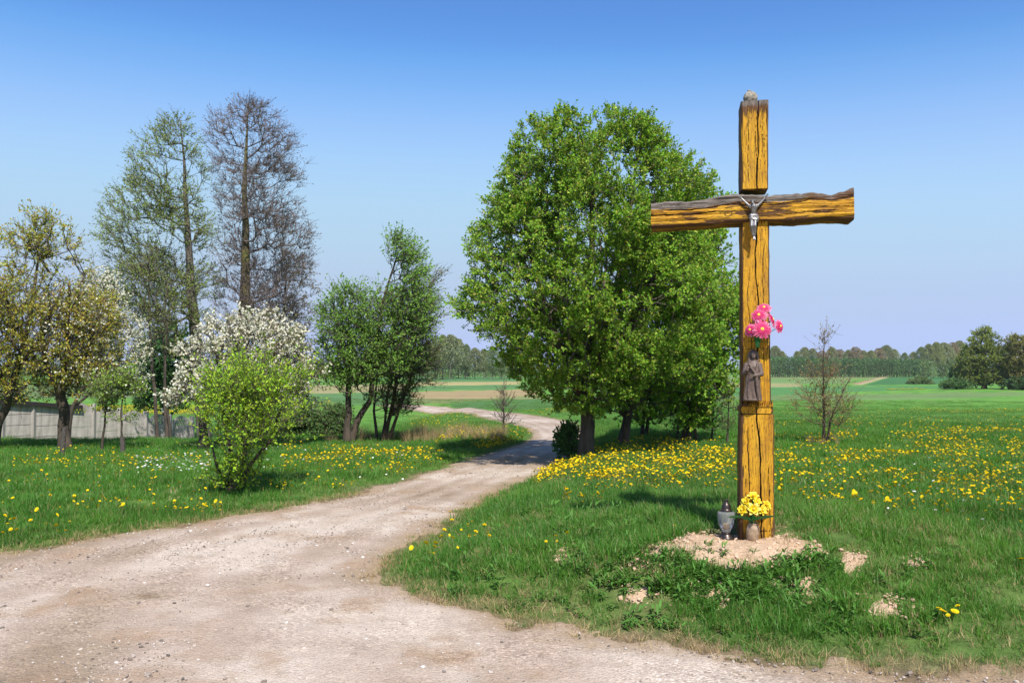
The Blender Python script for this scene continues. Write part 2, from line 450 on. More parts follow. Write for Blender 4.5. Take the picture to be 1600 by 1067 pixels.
col = b.mix(1.0, col, b.ramp(b.noise(ps, 60, 4, .7), [(.3, (.72, .70, .68)), (.6, (1.06, 1.06, 1.05))]), 'MULTIPLY')
M['sand'] = b.done(b.pbr(col, .95, b.bump(b.noise(ps, 24, 6, .75), .9, .03), Specular_IOR_Level=.15))
sheet('bare_sandy_ground', srag, off, M['sand'], .2)

# ------------------------------------------------------------------ the wooden cross
gfun = lambda x, y: ground(x, y)
cb = unproj(np.array([1180.]), np.array([838.]), gfun)[0]
YAW = R(-11)
CR = Matrix.Rotation(YAW, 3, 'Z')
nrm = np.array(CR @ Vector((0, -1, 0))); xax = np.array(CR @ Vector((1, 0, 0)))
def lp(u, v, front=0.0):
    """photo point -> (x, z) in the cross's own frame, on the plane 'front' metres before its axis"""
    d = ray(u, v); o = np.array([0, 0, H]); p0 = cb + nrm * front
    t = ((p0 - o) @ nrm) / (d @ nrm); p = o + d * t
    return float((p - cb) @ xax), float(p[2] - cb[2])
def lworld(x, y, z): return Vector(cb) + CR @ Vector((x, y, z))

b = MB('weathered_yellow_paint_on_wood'); g = b.attr('gc', 'Vector'); bare = b.attr('bare', 'Fac'); grey = b.attr('grey', 'Fac')
n1 = b.noise(b.scale(g, (55, 4.5, 55)), 1, 6, .7); n2 = b.noise(b.scale(g, (160, 14, 160)), 1, 4, .7); n3 = b.noise(b.scale(g, (7, 1.6, 7)), 1, 4, .6)
paint = b.ramp(n3, [(.3, (.42, .195, .013)), (.5, (.54, .285, .018)), (.72, (.61, .365, .032))])
paint = b.mix(1.0, paint, b.ramp(n2, [(.28, (.42, .36, .30)), (.40, (.85, .82, .76)), (.6, (1.08, 1.06, 1.0))]), 'MULTIPLY')
stain = b.noise(b.scale(g, (11, 2.2, 11)), 1, 5, .65); paint = b.mix(b.mapr(stain, .50, .72, 0, .75), paint, (.30, .135, .022))
fl = b.noise(b.scale(g, (230, 9, 230)), 1, 3, .65); paint = b.mix(b.mapr(fl, .54, .63, 0, .85), paint, (.10, .045, .016))
pit = b.noise(b.scale(g, (120, 30, 120)), 1, 3, .6); paint = b.mix(b.mapr(pit, .60, .68), paint, (.14, .06, .02))
wood = b.ramp(n1, [(.25, (.035, .017, .009)), (.75, (.17, .085, .04))])
greyw = b.ramp(n2, [(.3, (.055, .045, .04)), (.7, (.24, .20, .175))])
wear = b.math('ADD', b.math('MULTIPLY', n1, .62), b.math('MULTIPLY', n3, .38))
wear = b.math('ADD', wear, b.math('MULTIPLY', bare, .42))
k = b.mapr(wear, .585, .65)
col = b.mix(k, paint, wood)
col = b.mix(b.mapr(b.math('ADD', b.math('MULTIPLY', n1, .5), grey), .62, .8), col, greyw)
hgt = b.math('ADD', b.math('MULTIPLY', n1, .6), b.math('MULTIPLY', k, -.5))
M['wood'] = b.done(b.pbr(col, b.mapr(k, 0, 1, .68, .95), b.bump(hgt, 1.0, .010), Specular_IOR_Level=.22))

def timber(axis, T, lo, hi, yf, yb, cracks=(), seed=0, nt_=120, edge_bare=.5, greyfn=None, chip=.007, barefn=None, rough=1.0):
    """A beam lofted along T; lo(t)/hi(t) are its outline across, yf/yb front and back. Cracks: (c(t), half width, depth, t0, t1)"""
    nf, ns, nb = 72, 10, 14
    pa = np.concatenate([np.linspace(0, 1, nf), np.full(ns, 1.0), np.linspace(1, 0, nb), np.full(ns, 0.0)])
    pb = np.concatenate([np.zeros(nf), np.linspace(0, 1, ns + 2)[1:-1], np.ones(nb), np.linspace(1, 0, ns + 2)[1:-1]])
    t = np.linspace(T[0], T[1], nt_)
    t2, a2 = np.meshgrid(t, pa, indexing='ij'); _, b2 = np.meshgrid(t, pb, indexing='ij')
    rg_ = np.random.default_rng(seed + 100); cracks = list(cracks)
    l0, h0 = float(np.mean(lo(t))), float(np.mean(hi(t)))
    for _k in range(int(3 + 5 * (T[1] - T[0]))):
        c_ = rg_.uniform(l0 + .01, h0 - .01); a_ = rg_.uniform(T[0] - .05, T[1]); ph_ = rg_.uniform(0, 50)
        cracks.append((lambda q, c=c_, p=ph_: c + (fbm(np.asarray(q) * 4 + p, 0, 0, seed) - .5) * .03, rg_.uniform(.0008, .0018), rg_.uniform(.006, .02), a_, a_ + rg_.uniform(.12, .45)))
    L, Hh = np.broadcast_to(lo(t), t.shape)[:, None], np.broadcast_to(hi(t), t.shape)[:, None]
    jl = (fbm(t * 9, 0, 0, seed + 1) - .5)[:, None] * chip; jh = (fbm(t * 9, 5, 0, seed + 2) - .5)[:, None] * chip
    A = L + jl + (Hh + jh - L - jl) * a2
    B = yf + (yb - yf) * b2
    isf = (b2 == 0)
    ed = np.minimum(A - L, Hh - A)
    gr = (fbm(A * 85, t2 * 3.5, 0, seed + 3) - .5) * .006 + (fbm(A * 22, t2 * 1.3, 0, seed + 4) - .5) * .008
    rnd = .016 * np.clip(1 - ed / (.012 + .012 * fbm(t2 * 6, a2 * 0, 0, seed + 5)), 0, 1)**2
    bare = np.clip(1 - ed / .02, 0, 1) * edge_bare * isf + (~isf) * .35
    D = np.where(isf, gr * rough + rnd, 0)
    for (cf, hw, dep, t0, t1) in cracks:
        c = np.broadcast_to(cf(t), t.shape)[:, None]
        m = sstep(t0, t0 + .06, t2) * (1 - sstep(t1 - .06, t1, t2)) * isf
        w = hw * (.15 + 1.3 * fbm(t2 * 6 + c * 90, 0, 0, seed + 6)) * (.8 if hw > .0045 else .62)
        q = np.clip(1 - np.abs(A - c) / w, 0, 1) * m
        D = D + dep * q; bare = np.maximum(bare, np.clip(1.2 - np.abs(A - c) / (w * 1.25), 0, 1) * m)
    B = B + D
    if barefn: bare = np.clip(bare + barefn(A, t2, a2, isf), 0, 1.4)
    gy = greyfn(A, t2, a2, isf) if greyfn else np.zeros_like(A)
    V = np.stack([A, B, t2], -1) if axis == 'z' else np.stack([t2, B, A], -1)
    n = len(pa)
    f = grid_faces(nt_, n, True)
    if axis == 'x': f = f[:, ::-1]
    c0 = np.arange(n)[None]; c1 = c0 + (nt_ - 1) * n
    caps = [c0[:, ::-1], c1] if axis == 'z' else [c0, c1[:, ::-1]]
    gc = np.stack([A + seed * .37, t2 + seed * 1.3, B], -1).reshape(-1, 3)
    return mesh_np('timber', V.reshape(-1, 3), [f] + caps, M['wood'], attrs={'gc': gc, 'bare': bare.ravel(), 'grey': gy.ravel()})

cross = thing('wayside_cross', cb, 'tall weathered wooden cross painted yellow standing on a bare sandy mound', 'cross', rz=YAW)
def L1(u, v): return lp(u, v)[0]
def L2(u, v): return lp(u, v)[1]
zt = lambda v: lp(1180, v)[1]
z_notch, z_beam, z_ub, z_top = zt(646), zt(343), zt(303), zt(168)
mc = lambda seed, c0: (lambda t: c0 + (fbm(np.asarray(t) * 3.2, 0, 0, seed, 5) - .5) * .045)
xl = lambda *pv: (lambda t, p=pv: np.interp(t, [zt(v) for v, u in p][::-1], [L1(u, v) for v, u in p][::-1]))
cx = L1(1183, 740)
lowpost = timber('z', (-.18, z_notch), xl((646, 1155), (720, 1154), (838, 1153)), xl((646, 1206), (838, 1208)), -.15, .14,
                 [(mc(1, cx), .008, .05, -.2, z_notch + .1), (mc(2, cx - .09), .004, .02, .2, .9), (mc(5, cx + .08), .003, .015, .1, .6), (mc(6, cx - .06), .003, .02, -.1, .4)], 11,
                 barefn=lambda A, t, a, f: f * (.5 * sstep(.13, .02, a) + .25 * sstep(.3, .0, t) * sstep(.2, .4, fbm(A * 20, t * 3, 0, 4))))
link('post', lowpost, cross)
shaft = timber('z', (zt(641), z_beam + .06), xl((345, 1156), (628, 1157)), xl((345, 1199), (628, 1202)), -.135, .12,
               [(mc(3, L1(1181, 480)), .006, .05, z_notch - .1, z_beam + .1), (mc(7, L1(1169, 480)), .003, .02, zt(600), zt(420)), (mc(8, L1(1192, 480)), .002, .015, zt(520), zt(380))], 23, nt_=200,
               barefn=lambda A, t, a, f: f * (.35 * sstep(.10, .0, a) + .3 * sstep(.93, 1, a)))
link('post', shaft, cross)
toppost = timber('z', (z_ub + .004, z_top), xl((168, 1155), (303, 1155)), xl((168, 1197), (303, 1197)), -.19, .08,
                 [(mc(4, L1(1181, 230)), .006, .05, z_ub - .1, z_top + .1), (mc(9, L1(1187, 190)), .002, .02, zt(260), zt(180)), (mc(14, L1(1164, 190)), .002, .02, zt(300), zt(200))], 37, nt_=120,
                 barefn=lambda A, t, a, f: f * (.55 * sstep(zt(205), zt(168), t)), greyfn=lambda A, t, a, f: .62 * sstep(zt(190), zt(168), t) * f + .5 * (~f))
link('post', toppost, cross)
# carved collar between the lower post and the shaft
bead = timber('z', (zt(644.5), zt(634)), lambda t: np.full_like(t, L1(1154, 640)) - .004 + .012 * np.abs((t - zt(639)) / .03)**2, lambda t: np.full_like(t, L1(1205, 640)) + .004 - .012 * np.abs((t - zt(639)) / .03)**2, -.152, .13, [(mc(1, cx), .006, .05, -9, 9)], 41, nt_=24, edge_bare=.9)
link('collar', bead, cross)
B_ = Bag()
x0, x1 = L1(1155, 628), L1(1205, 628)
for k in range(15):
    a0 = x0 + (x1 - x0) * k / 15; a1 = x0 + (x1 - x0) * (k + 1) / 15; zc = zt(634) ; zt_ = zt(625) + .006 * ((k * 7) % 3 - 1)
    m_ = (a0 + a1) / 2
    V = np.array([[a0, -.160, zc], [a1, -.160, zc], [m_, -.162, zt_], [a0, -.11, zc], [a1, -.11, zc], [m_, -.11, zt_]])
    B_.add(V, [np.array([[0, 1, 2], [5, 4, 3]]), np.array([[0, 2, 5, 3], [1, 4, 5, 2], [0, 3, 4, 1]])])
n_ = sum(len(v) for v in B_.V)
tm = mesh_np('carved_teeth', np.concatenate(B_.V), B_.F, M['wood'], attrs={'gc': np.concatenate(B_.V), 'bare': np.full(n_, .25), 'grey': np.zeros(n_)})
link('carved_teeth', tm, cross)
# the crossbeam follows its outline
top_px = [(1017, 318), (1040, 314), (1080, 315), (1110, 310), (1130, 305), (1160, 303), (1200, 306), (1235, 303), (1275, 301), (1300, 304), (1318, 300), (1328, 294), (1334, 293)]
bot_px = [(1017, 355), (1060, 353), (1110, 350), (1150, 347), (1190, 345), (1240, 346), (1290, 341), (1320, 342), (1335, 343)]
FB = .175
tx = [lp(u, v, FB) for u, v in top_px]; bx = [lp(u, v, FB) for u, v in bot_px]
hi_ = lambda t: np.interp(t, [p[0] for p in tx], [p[1] for p in tx]) + (fbm(np.asarray(t) * 14, 0, 0, 51) - .5) * .02
lo_ = lambda t: np.interp(t, [p[0] for p in bx], [p[1] for p in bx])
md = lambda w: (lambda t: lo_(t) * (1 - w) + hi_(t) * w + (fbm(np.asarray(t) * 3, 0, 0, 52) - .5) * .03)
beam = timber('x', (tx[0][0], bx[-1][0]), lo_, hi_, -FB, .08,
              [(md(.45), .006, .035, tx[0][0] - 1, tx[0][0] + .52), (md(.63), .005, .03, tx[0][0] + .1, .1), (md(.72), .004, .03, -.1, .95), (md(.3), .003, .02, .2, .7), (md(.2), .003, .02, -.9, -.35)], 63, nt_=220, chip=.016, rough=2.0,
              barefn=lambda A, t, a, f: f * (  .40 * sstep(.58, .78, a) + .28 * sstep(.14, .0, a) + .42 * sstep(.47, .62, fbm(t * 6, A * 48, 0, 8))),
              greyfn=lambda A, t, a, f: np.where(f, .8 * sstep(.64, .82, a + (fbm(t * 5, 0, 0, 54) - .5) * .25) * (1 - .45 * sstep(.1, .5, t)), .7 * (a > .5)))
link('crossbeam', beam, cross)
# knot on the beam
V, fs = tube([(math.cos(a) * .028 * (1 + .25 * math.sin(a)), 0, math.sin(a) * .022) for a in np.linspace(0, 2 * np.pi, 17)], .004, 6)
kx, kz = lp(1138, 334, FB)
V = V + np.array([kx, -FB + .0, kz])
kn = mesh_np('knot', V, fs, M['wood'], attrs={'gc': V, 'bare': np.full(len(V), .5), 'grey': np.zeros(len(V))})
link('knot', kn, cross)

def union(name, parts, voxel, mat, smooth=3):
    """several overlapping closed shapes merged into one continuous skin"""
    bag = Bag()
    for V, f in parts: bag.add(V, f)
    me = bag.mesh(name, mat)
    o = bpy.data.objects.new(name, me); COL.objects.link(o)
    md_ = o.modifiers.new('r', 'REMESH'); md_.mode = 'VOXEL'; md_.voxel_size = voxel
    if smooth:
        s_ = o.modifiers.new('s', 'SMOOTH'); s_.iterations = smooth; s_.factor = .5
    dg = bpy.context.evaluated_depsgraph_get()
    m2 = bpy.data.meshes.new_from_object(o.evaluated_get(dg))
    bpy.data.objects.remove(o); m2.name = name
    m2.materials.clear(); m2.materials.append(mat)
    m2.polygons.foreach_set('use_smooth', np.ones(len(m2.polygons), bool))
    return m2

def chain(pts, rads, n=9):
    """tapered limb as a run of balls"""
    out = []
    for (p, q, r0, r1) in zip(pts[:-1], pts[1:], rads[:-1], rads[1:]):
        p, q = np.array(p, float), np.array(q, float); L = np.linalg.norm(q - p)
        k = max(2, int(L / (min(r0, r1) * .5)) + 1)
        for w in np.linspace(0, 1, k): out.append(ball(p * (1 - w) + q * w, r0 * (1 - w) + r1 * w, n, 7))
    return out

# -- crucified figure (units: metres, local z from the figure's feet; front is -y)
b = MB('tarnished_metal'); v = b.noise(b.obj(), 45, 5, .65)
M['metal'] = b.done(b.pbr(b.ramp(v, [(.3, (.10, .095, .095)), (.7, (.36, .35, .35))]), .42, b.bump(b.noise(b.obj(), 160, 3), .2, .002), Metallic=.75))
fig = []
hF = .345
fig += chain([(0, 0, .205), (.002, -.006, .235), (0, -.008, .262)], [.021, .0245, .030])           # waist to chest
fig += chain([(-.022, -.006, .266), (.022, -.006, .268)], [.019, .019])
fig += chain([(0, -.004, .275), (-.004, -.012, .29)], [.011, .010])                                   # neck
fig += [ball((-.008, -.019, .303), (.0145, .017, .0195), 12, 10)]                                      # head, bowed
fig += [ball((-.0085, -.0355, .301), (.003, .004, .005)), ball((-.009, -.032, .291), (.009, .008, .008)), ball((-.008, -.014, .306), (.0175, .0165, .018))]
fig += [ball((-.0145, -.0335, .3055), .0022), ball((-.0035, -.0335, .3055), .0022)]
for k in range(12):                                                                                    # crown of thorns
    a = k / 12 * 2 * math.pi; fig += [ball((-.008 + .017 * math.cos(a), -.018 + .018 * math.sin(a), .313), .0042, 6, 5)]
for s in (-1, 1):
    top = (-.090, .0, .334) if s < 0 else (.094, .0, .342)
    fig += chain([(s * .030, -.006, .270), (s * .060, -.003, .300), top], [.0125, .0095, .0062])
    palm = np.array(top) + np.array([s * .006, 0, .006]); fig += [ball(palm, (.008, .0045, .008))]
    for k, fa in enumerate((-35, -12, 12, 35)):
        a = R((52 if s > 0 else 128) + fa); ln = (.011, .014, .0135, .011)[k]
        dirv = np.array([math.cos(a), -.25, math.sin(a)])
        fig += chain([palm + dirv * .004, palm + dirv * (.006 + ln * .6), palm + dirv * (.006 + ln) + np.array([0, -.003, 0])], [.0024, .0022, .0018], 6)
    fig += chain([palm, palm + np.array([-s * .010, -.004, .004])], [.0026, .002], 6)
    hip = (s * .013, -.004, .185); knee = (s * .013 - .006, -.034, .108); ank = (.002 + s * .003, -.012, .025)
    fig += chain([hip, knee], [.0185, .0135]); fig += chain([knee, (s * .010 - .003, -.018, .07), ank], [.013, .0125, .0075])
    fig += chain([ank, (.003 + s * .005, -.024, .002)], [.0075, .006])
fig += chain([(-.018, -.006, .190), (.018, -.008, .186)], [.022, .022]); fig += chain([(-.02, -.014, .172), (.02, -.012, .165)], [.020, .020])   # loincloth
fig += chain([(.024, -.016, .196), (.032, -.018, .17), (.030, -.016, .145)], [.009, .009, .005]); 
for k in range(4): fig += chain([(-.022 + .004 * k, -.028 - .002 * k, .186 - .008 * k), (.022, -.030, .192 - .011 * k)], [.0035, .0035], 6)
cm = union('crucified_figure', fig, .0016, M['metal'], 2)
fx, fz = lp(1177.5, 376, .18)
co = link('crucified_figure', cm, None, lworld(fx, -.195, fz), (0, 0, YAW))
tag(co, 'small tarnished metal crucified figure fixed where the yellow beams cross', 'statuette')
for p in ((-.092, -.012, .338), (.096, -.012, .346), (.004, -.032, .012)):
    nb = Bag(); nb.add(*tube([np.array(p), np.array(p) + [0, .02, 0]], [.003, .0012], 6)); nb.add(*ball(p, (.0042, .002, .0042), 8, 5)); link('nail', nb.mesh('nail', M['metal'], True), co)

# -- dark standing figurine
M['figurine'] = plain('dark_weathered_figurine', (.105, .070, .055), .55, .35, 35, .4, .004)
M['figface'] = plain('worn_paint_face', (.27, .17, .125), .6, .2, 60, .2, .002)
st = []
hS = .405
zz = np.linspace(0, .30, 40)
wx = np.interp(zz, [0, .015, .10, .19, .25, .285, .30], [.069, .068, .058, .054, .062, .048, .030]); wy = np.interp(zz, [0, .1, .2, .26, .30], [.045, .040, .040, .042, .028])
a = np.arange(64) / 64 * 2 * np.pi
V = []
for z, w1, w2 in zip(zz, wx, wy):
    lean = .012 * (1 - z / .3)
    fold = 1 + .075 * np.sin(a * 9 + z * 8 + 1.5 * np.sin(z * 20)) * np.clip(1.15 - z / .24, 0, 1) + .03 * np.sin(a * 4 - z * 25)
    V.append(np.stack([w1 * np.cos(a) * fold - lean * .5, w2 * np.sin(a) * fold, np.full(64, z)], -1))
st.append((np.concatenate(V), [grid_faces(40, 64, True), np.arange(64)[::-1][None], (np.arange(64) + 39 * 64)[None]]))
st.append(ball((0, .004, .288), (.050, .034, .028), 16, 10))
st += chain([(0, 0, .29), (.002, -.006, .33)], [.020, .017])
st.append(ball((.004, -.010, .355), (.0235, .026, .032), 18, 14))                   # head
st.append(ball((.004, -.037, .350), (.0042, .006, .008))); st.append(ball((.004, -.028, .333), (.014, .012, .012)))   # nose, bearded chin
st.append(ball((.004, .004, .362), (.029, .027, .033), 16, 12))                     # hair
for s in (-1, 1):
    st += chain([(.004 + s * .024, .002, .365), (.004 + s * .031, .0, .335), (.004 + s * .034, -.004, .300)], [.013, .013, .009])
    st.append(ball((.004 + s * .009, -.0345, .358), (.0035, .003, .0022))); st += chain([(.004 + s * .004, -.036, .364), (.004 + s * .014, -.033, .365)], [.0025, .002], 6)
def hand(at_, dirs, sc=1.0):
    out = [ball(at_, (.0105 * sc, .007 * sc, .013 * sc))]
    for k, dv in enumerate(dirs):
        dv = np.array(dv); ln = (.016, .019, .018, .014, .012)[k] * sc
        dv = dv / np.linalg.norm(dv); st_ = np.array(at_) + dv * .007 * sc
        out += chain([st_, st_ + dv * ln * .6, st_ + dv * ln + np.array([0, -.003, 0])], [.0034 * sc, .003 * sc, .0024 * sc], 6)
    return out
# her/his raised arm on the viewer's left, the other across the body holding the cloak
st += chain([(-.050, .0, .27), (-.066, -.018, .205), (-.046, -.050, .232)], [.022, .019, .013])
st += hand((-.042, -.056, .247), [(-.5, -.1, 1), (-.15, -.1, 1), (.15, -.1, 1), (.45, -.1, .9), (.9, -.2, .2)])
st += chain([(.050, .0, .27), (.062, -.020, .20), (.018, -.055, .190)], [.022, .020, .013])
st += hand((.008, -.060, .190), [(-1, -.1, .5), (-1, -.1, .15), (-1, -.1, -.15), (-.9, -.1, -.5), (-.2, -.2, 1)])
st += chain([(.03, -.044, .23), (.022, -.052, .15), (.030, -.050, .06), (.034, -.046, .01)], [.010, .012, .011, .008])
st += chain([(-.03, -.040, .28), (-.012, -.048, .24), (.012, -.050, .21)], [.009, .009, .009]); st += chain([(.034, -.036, .28), (.024, -.046, .24), (.012, -.052, .20)], [.009, .009, .009])
st.append((lambda VV: (VV[0] * np.array([1, .75, 1]) + np.array([-.006, 0, -.008]), VV[1]))(lathe([(.06, 0), (.072, .002), (.072, .012), (.06, .014)], 24)))
sm = union('figurine', st, .0019, M['figurine'], 1)
sx, sz = lp(1176, 624, .14)
so = link('figurine', sm, None, lworld(sx, -.135 - .052, sz), (0, 0, YAW))
tag(so, 'dark brown bearded figurine in a long robe fixed on the yellow post', 'figurine')
face = link('face', mesh_np('face', *ball((.004, -.0145, .3545), (.0195, .0235, .0255), 18, 14), M['figface'], smooth=True), so)

# -- stone ball on the top
V, fs = ball((0, 0, .055), .056, 40, 26)
nn = V / np.linalg.norm(V - [0, 0, .055], axis=1)[:, None]
V = (V - [0, 0, .055]) * (1 + (fbm(V[:, 0] * 40, V[:, 1] * 40, V[:, 2] * 40, 3) - .5) * .22 - .05 * (np.abs(V[:, 2] - .06 - V[:, 0] * .5) < .005))[:, None] + [0, 0, .055]
b = MB('lichen_stone'); col = b.ramp(b.noise(b.obj(), 40, 6, .7), [(.32, (.07, .06, .05)), (.5, (.25, .22, .18)), (.7, (.42, .38, .32))])
M['stone'] = b.done(b.pbr(col, .9, b.bump(b.noise(b.obj(), 90, 5), .8, .006)))
px_, pz_ = lp(1173, 167.5, .1)
sb = link('stone_ball', mesh_np('stone_ball', V, fs, M['stone'], smooth=True), None, lworld(px_, -.08, z_top - .002), (0, 0, .4))
tag(sb, 'rough grey stone ball on top of the yellow wooden cross', 'stone ball')
link('nub', mesh_np('nub', *ball((-.012, 0, .112), (.016, .014, .008), 10, 6), M['stone'], smooth=True), sb)

# -- pink gerbera bouquet on the post
def petal_strip(L, w, n=5, droop=.25, tipw=.35, frill=0):
    """one petal in the local frame: along +x, returns V(2n,3)"""
    t = np.linspace(0, 1, n); ww = w * np.sin(np.pi * np.clip(.12 + t * .80, 0, 1)) ** .8
    z = droop * L * t * (1 - t) * 1.6 - droop * L * t * t * .6
    A = np.stack([t * L, -ww, z], -1); B2 = np.stack([t * L, ww, z], -1); C2 = np.stack([t * L, ww * 0, z - w * .35], -1)
    V = np.concatenate([A, C2, B2])
    f = np.concatenate([grid_faces(2, n), grid_faces(2, n) + n])
    return V, f
def orient(d, up=None):
    """rotation matrix whose z axis is d"""
    d = np.array(d, float); d /= np.linalg.norm(d)
    r = np.cross([0, 1, .3], d); r /= np.linalg.norm(r); return np.stack([r, np.cross(d, r), d], 1)
def gerbera(rad, seed):
    rg = np.random.default_rng(seed); bag = Bag()
    for ring, (cnt, rs, lift) in enumerate(((20, 1.0, .0), (18, .82, .006), (14, .55, .012))):
        for k in range(cnt):
            a = (k + .5 * ring) / cnt * 2 * np.pi + rg.normal(0, .05)
            V, f = petal_strip(rad * rs * rg.uniform(.92, 1.05), rad * .15, 5, rg.uniform(.05, .3))
            tt_ = V[:, 0] / rad
            V[:, 2] += lift; ca, sa = math.cos(a), math.sin(a)
            V2 = np.stack([V[:, 0] * ca - V[:, 1] * sa, V[:, 0] * sa + V[:, 1] * ca, V[:, 2]], -1)
            pink = np.array([.66, .004, .14]); pale = np.array([.78, .34, .50])
            w = (sstep(.35, .95, tt_) * (rg.random() * .8 + .1) + (np.abs(V[:, 1]) > rad * .05) * .15)[:, None]
            bag.add(V2, [f], np.clip(pink * (1 - w) + pale * w, 0, 1))
    return bag.mesh('flower_head', M['petal'], True, True)
M['flower_centre'] = plain('flower_centre', (.75, .52, .05), .8, .3, 200, .6, .003)
M['plastic_green'] = plain('plastic_green', (.022, .19, .05), .38, .25, 40, .15, .002)
M['plastic_holder'] = plain('plastic_holder_green', (.03, .25, .07), .35, .15, 40, .1, .002)
M['wire'] = plain('rusty_wire', (.05, .03, .02), .7)
hx, hz = lp(1184, 534, .2)
bq = thing('pink_bouquet', lworld(hx, -.135, hz), 'bunch of pink artificial gerberas with white petal tips fixed on the yellow post', 'bouquet', rz=YAW)
zoom2 = lambda a, c: (1100 + a / 4.85, 450 + c / 4.85)
heads = [(455, 152, .050, (-.1, -.75, .75), -.10), (418, 207, .056, (-.35, -.85, .45), -.13), (440, 312, .064, (.1, -1, .12), -.17), (352, 318, .047, (-.55, -.8, .2), -.12), (513, 240, .055, (.92, -.25, .35), -.10), (572, 290, .046, (.72, -.65, .1), -.13)]
for k, (a, c, rad, nv, fy) in enumerate(heads):
    x, z = lp(*zoom2(a, c), -fy + .135); x -= hx; z -= hz
    Rm = orient(nv)
    hd = link('flower', gerbera(rad * 1.2, 100 + k), bq); 
    hd.matrix_local = Matrix(Rm.tolist()).to_4x4(); hd.location = (x, fy, z)
    V, fs = ball((0, 0, .010), (rad * .24, rad * .24, .009), 12, 7)
    link('flower_centre', mesh_np('flower_centre', V, fs, M['flower_centre'], smooth=True), hd)
    P = np.array([(0, -.045, -.01), (x * .35, fy * .55, z * .45), (x, fy, z)]); t = np.linspace(0, 1, 9)[:, None]
    cur = (1 - t)**2 * P[0] + 2 * t * (1 - t) * P[1] + t * t * P[2] - np.array(nv) * .0
    link('stem', mesh_np('stem', *tube(cur, .0028, 6), M['plastic_green'], smooth=True), bq)
def blade_leaf(L, w, droop, n=9):
    t = np.linspace(0, 1, n); ww = w * np.sin(np.pi * np.clip(t * .96 + .04, 0, 1)) ** .75
    z = -droop * L * t**2
    A = np.stack([t * L, -ww, z + ww * .25], -1); Mi = np.stack([t * L, t * 0, z], -1); B2 = np.stack([t * L, ww, z + ww * .25], -1)
    V = np.concatenate([A, Mi, B2]); V = np.concatenate([V, V - [0, 0, .0012]])
    f = np.concatenate([grid_faces(2, n), grid_faces(2, n, off=n), grid_faces(2, n, off=3 * n)[:, ::-1], grid_faces(2, n, off=4 * n)[:, ::-1]])
    return V, [f]
for k, (a, L, dz) in enumerate(((200, .10, .3), (250, .08, .8), (300, .09, .6), (340, .10, .2))):
    o = link('leaf', mesh_np('leaf', *blade_leaf(L, .018, .3), M['plastic_green'], smooth=True), bq, (0, -.05, -.005), (0, -dz, R(a)))
V, fs = lathe([(.012, -.045), (.016, -.03), (.020, 0), (.021, .012), (.017, .012), (.015, 0)], 18)
link('holder', mesh_np('holder', V + np.array([0, -.045, 0]), fs, M['plastic_holder'], smooth=True), bq)
link('wire', mesh_np('wire', *tube([(-.085, -.006, -.055), (-.03, -.012, -.052), (0, -.065, -.03), (.03, -.012, -.052), (.075, -.006, -.05)], .0022, 6), M['wire']), bq)

# -- grave lantern
def gpt(u, v): return unproj(np.array([float(u)]), np.array([float(v)]), gfun)[0]
lbx, lbz = lp(1135, 841, .12); lw = lworld(lbx, -.12, 0); lz = gz(lw.x, lw.y)
M['bronze'] = plain('dark_bronze_plastic', (.055, .042, .038), .35, .3, 30, .15, .002, Metallic=.6)
sc = (841 - 781) / (F / float(lw.y)) / .35
lan = thing('grave_lantern', (lw.x, lw.y, lz + .012), 'glass grave lantern with dark domed cap standing left of the wooden cross', 'lantern'); lan.scale = (sc, sc, sc)
fac = lambda n_, am: (lambda a, z: 1 + am * np.abs(np.cos(a * n_)))
V, fs = lathe([(.070, 0), (.071, .008), (.066, .014), (.060, .022), (.045, .040), (.040, .050), (.046, .054), (.046, .060)], 48, lambda a, z: 1 + (.03 * np.cos(a * 24) if z < .012 else 0 * a))
link('base', mesh_np('base', V, fs, M['bronze'], smooth=True), lan)
b = MB('ribbed_clear_glass')
gl = b.n('ShaderNodeBsdfGlossy'); gl.inputs['Roughness'].default_value = .08
tr = b.n('ShaderNodeBsdfTransparent'); tr.inputs[0].default_value = (.93, .95, .95, 1)
df = b.n('ShaderNodeBsdfDiffuse'); df.inputs[0].default_value = (.9, .9, .9, 1)
fr = b.n('ShaderNodeFresnel'); fr.inputs[0].default_value = 1.5
bpn = b.bump(b.noise(b.scale(b.obj(), (1, 1, .6)), 45, 2), .25, .004); b.l(bpn, gl.inputs['Normal']); b.l(bpn, fr.inputs['Normal'])
m1 = b.n('ShaderNodeMixShader'); m1.inputs[0].default_value = .14; b.l(tr.outputs[0], m1.inputs[1]); b.l(df.outputs[0], m1.inputs[2])
m2 = b.n('ShaderNodeMixShader'); b.l(fr.outputs[0], m2.inputs[0]); b.l(m1.outputs[0], m2.inputs[1]); b.l(gl.outputs[0], m2.inputs[2])
M['glass'] = b.done(m2.outputs[0])
gp = [(.040, .058), (.044, .075), (.060, .100), (.074, .130), (.080, .165), (.081, .200), (.083, .228), (.078, .240), (.056, .246)]
V, fs = lathe(gp, 60, lambda a, z: 1 - .035 * np.abs(np.cos(a * 6)) * (.07 < z < .235), cap=False)
V2, f2 = lathe([(r - .004, z) for r, z in gp], 60, lambda a, z: 1 - .035 * np.abs(np.cos(a * 6)) * (.07 < z < .235), cap=False)
bg_ = Bag(); bg_.add(V, fs); link('glass', bg_.mesh('glass', M['glass'], True), lan)
M['wax'] = plain('amber_wax', (.62, .34, .13), .5, .3, 25, .1)
V, fs = lathe([(.026, .058), (.028, .064), (.029, .10), (.030, .128), (.026, .132)], 24)
link('candle', mesh_np('candle', V, fs, M['wax'], smooth=True), lan)
M['white_plastic'] = plain('white_candle_cup', (.6, .58, .54), .5, .1, 25, .1)
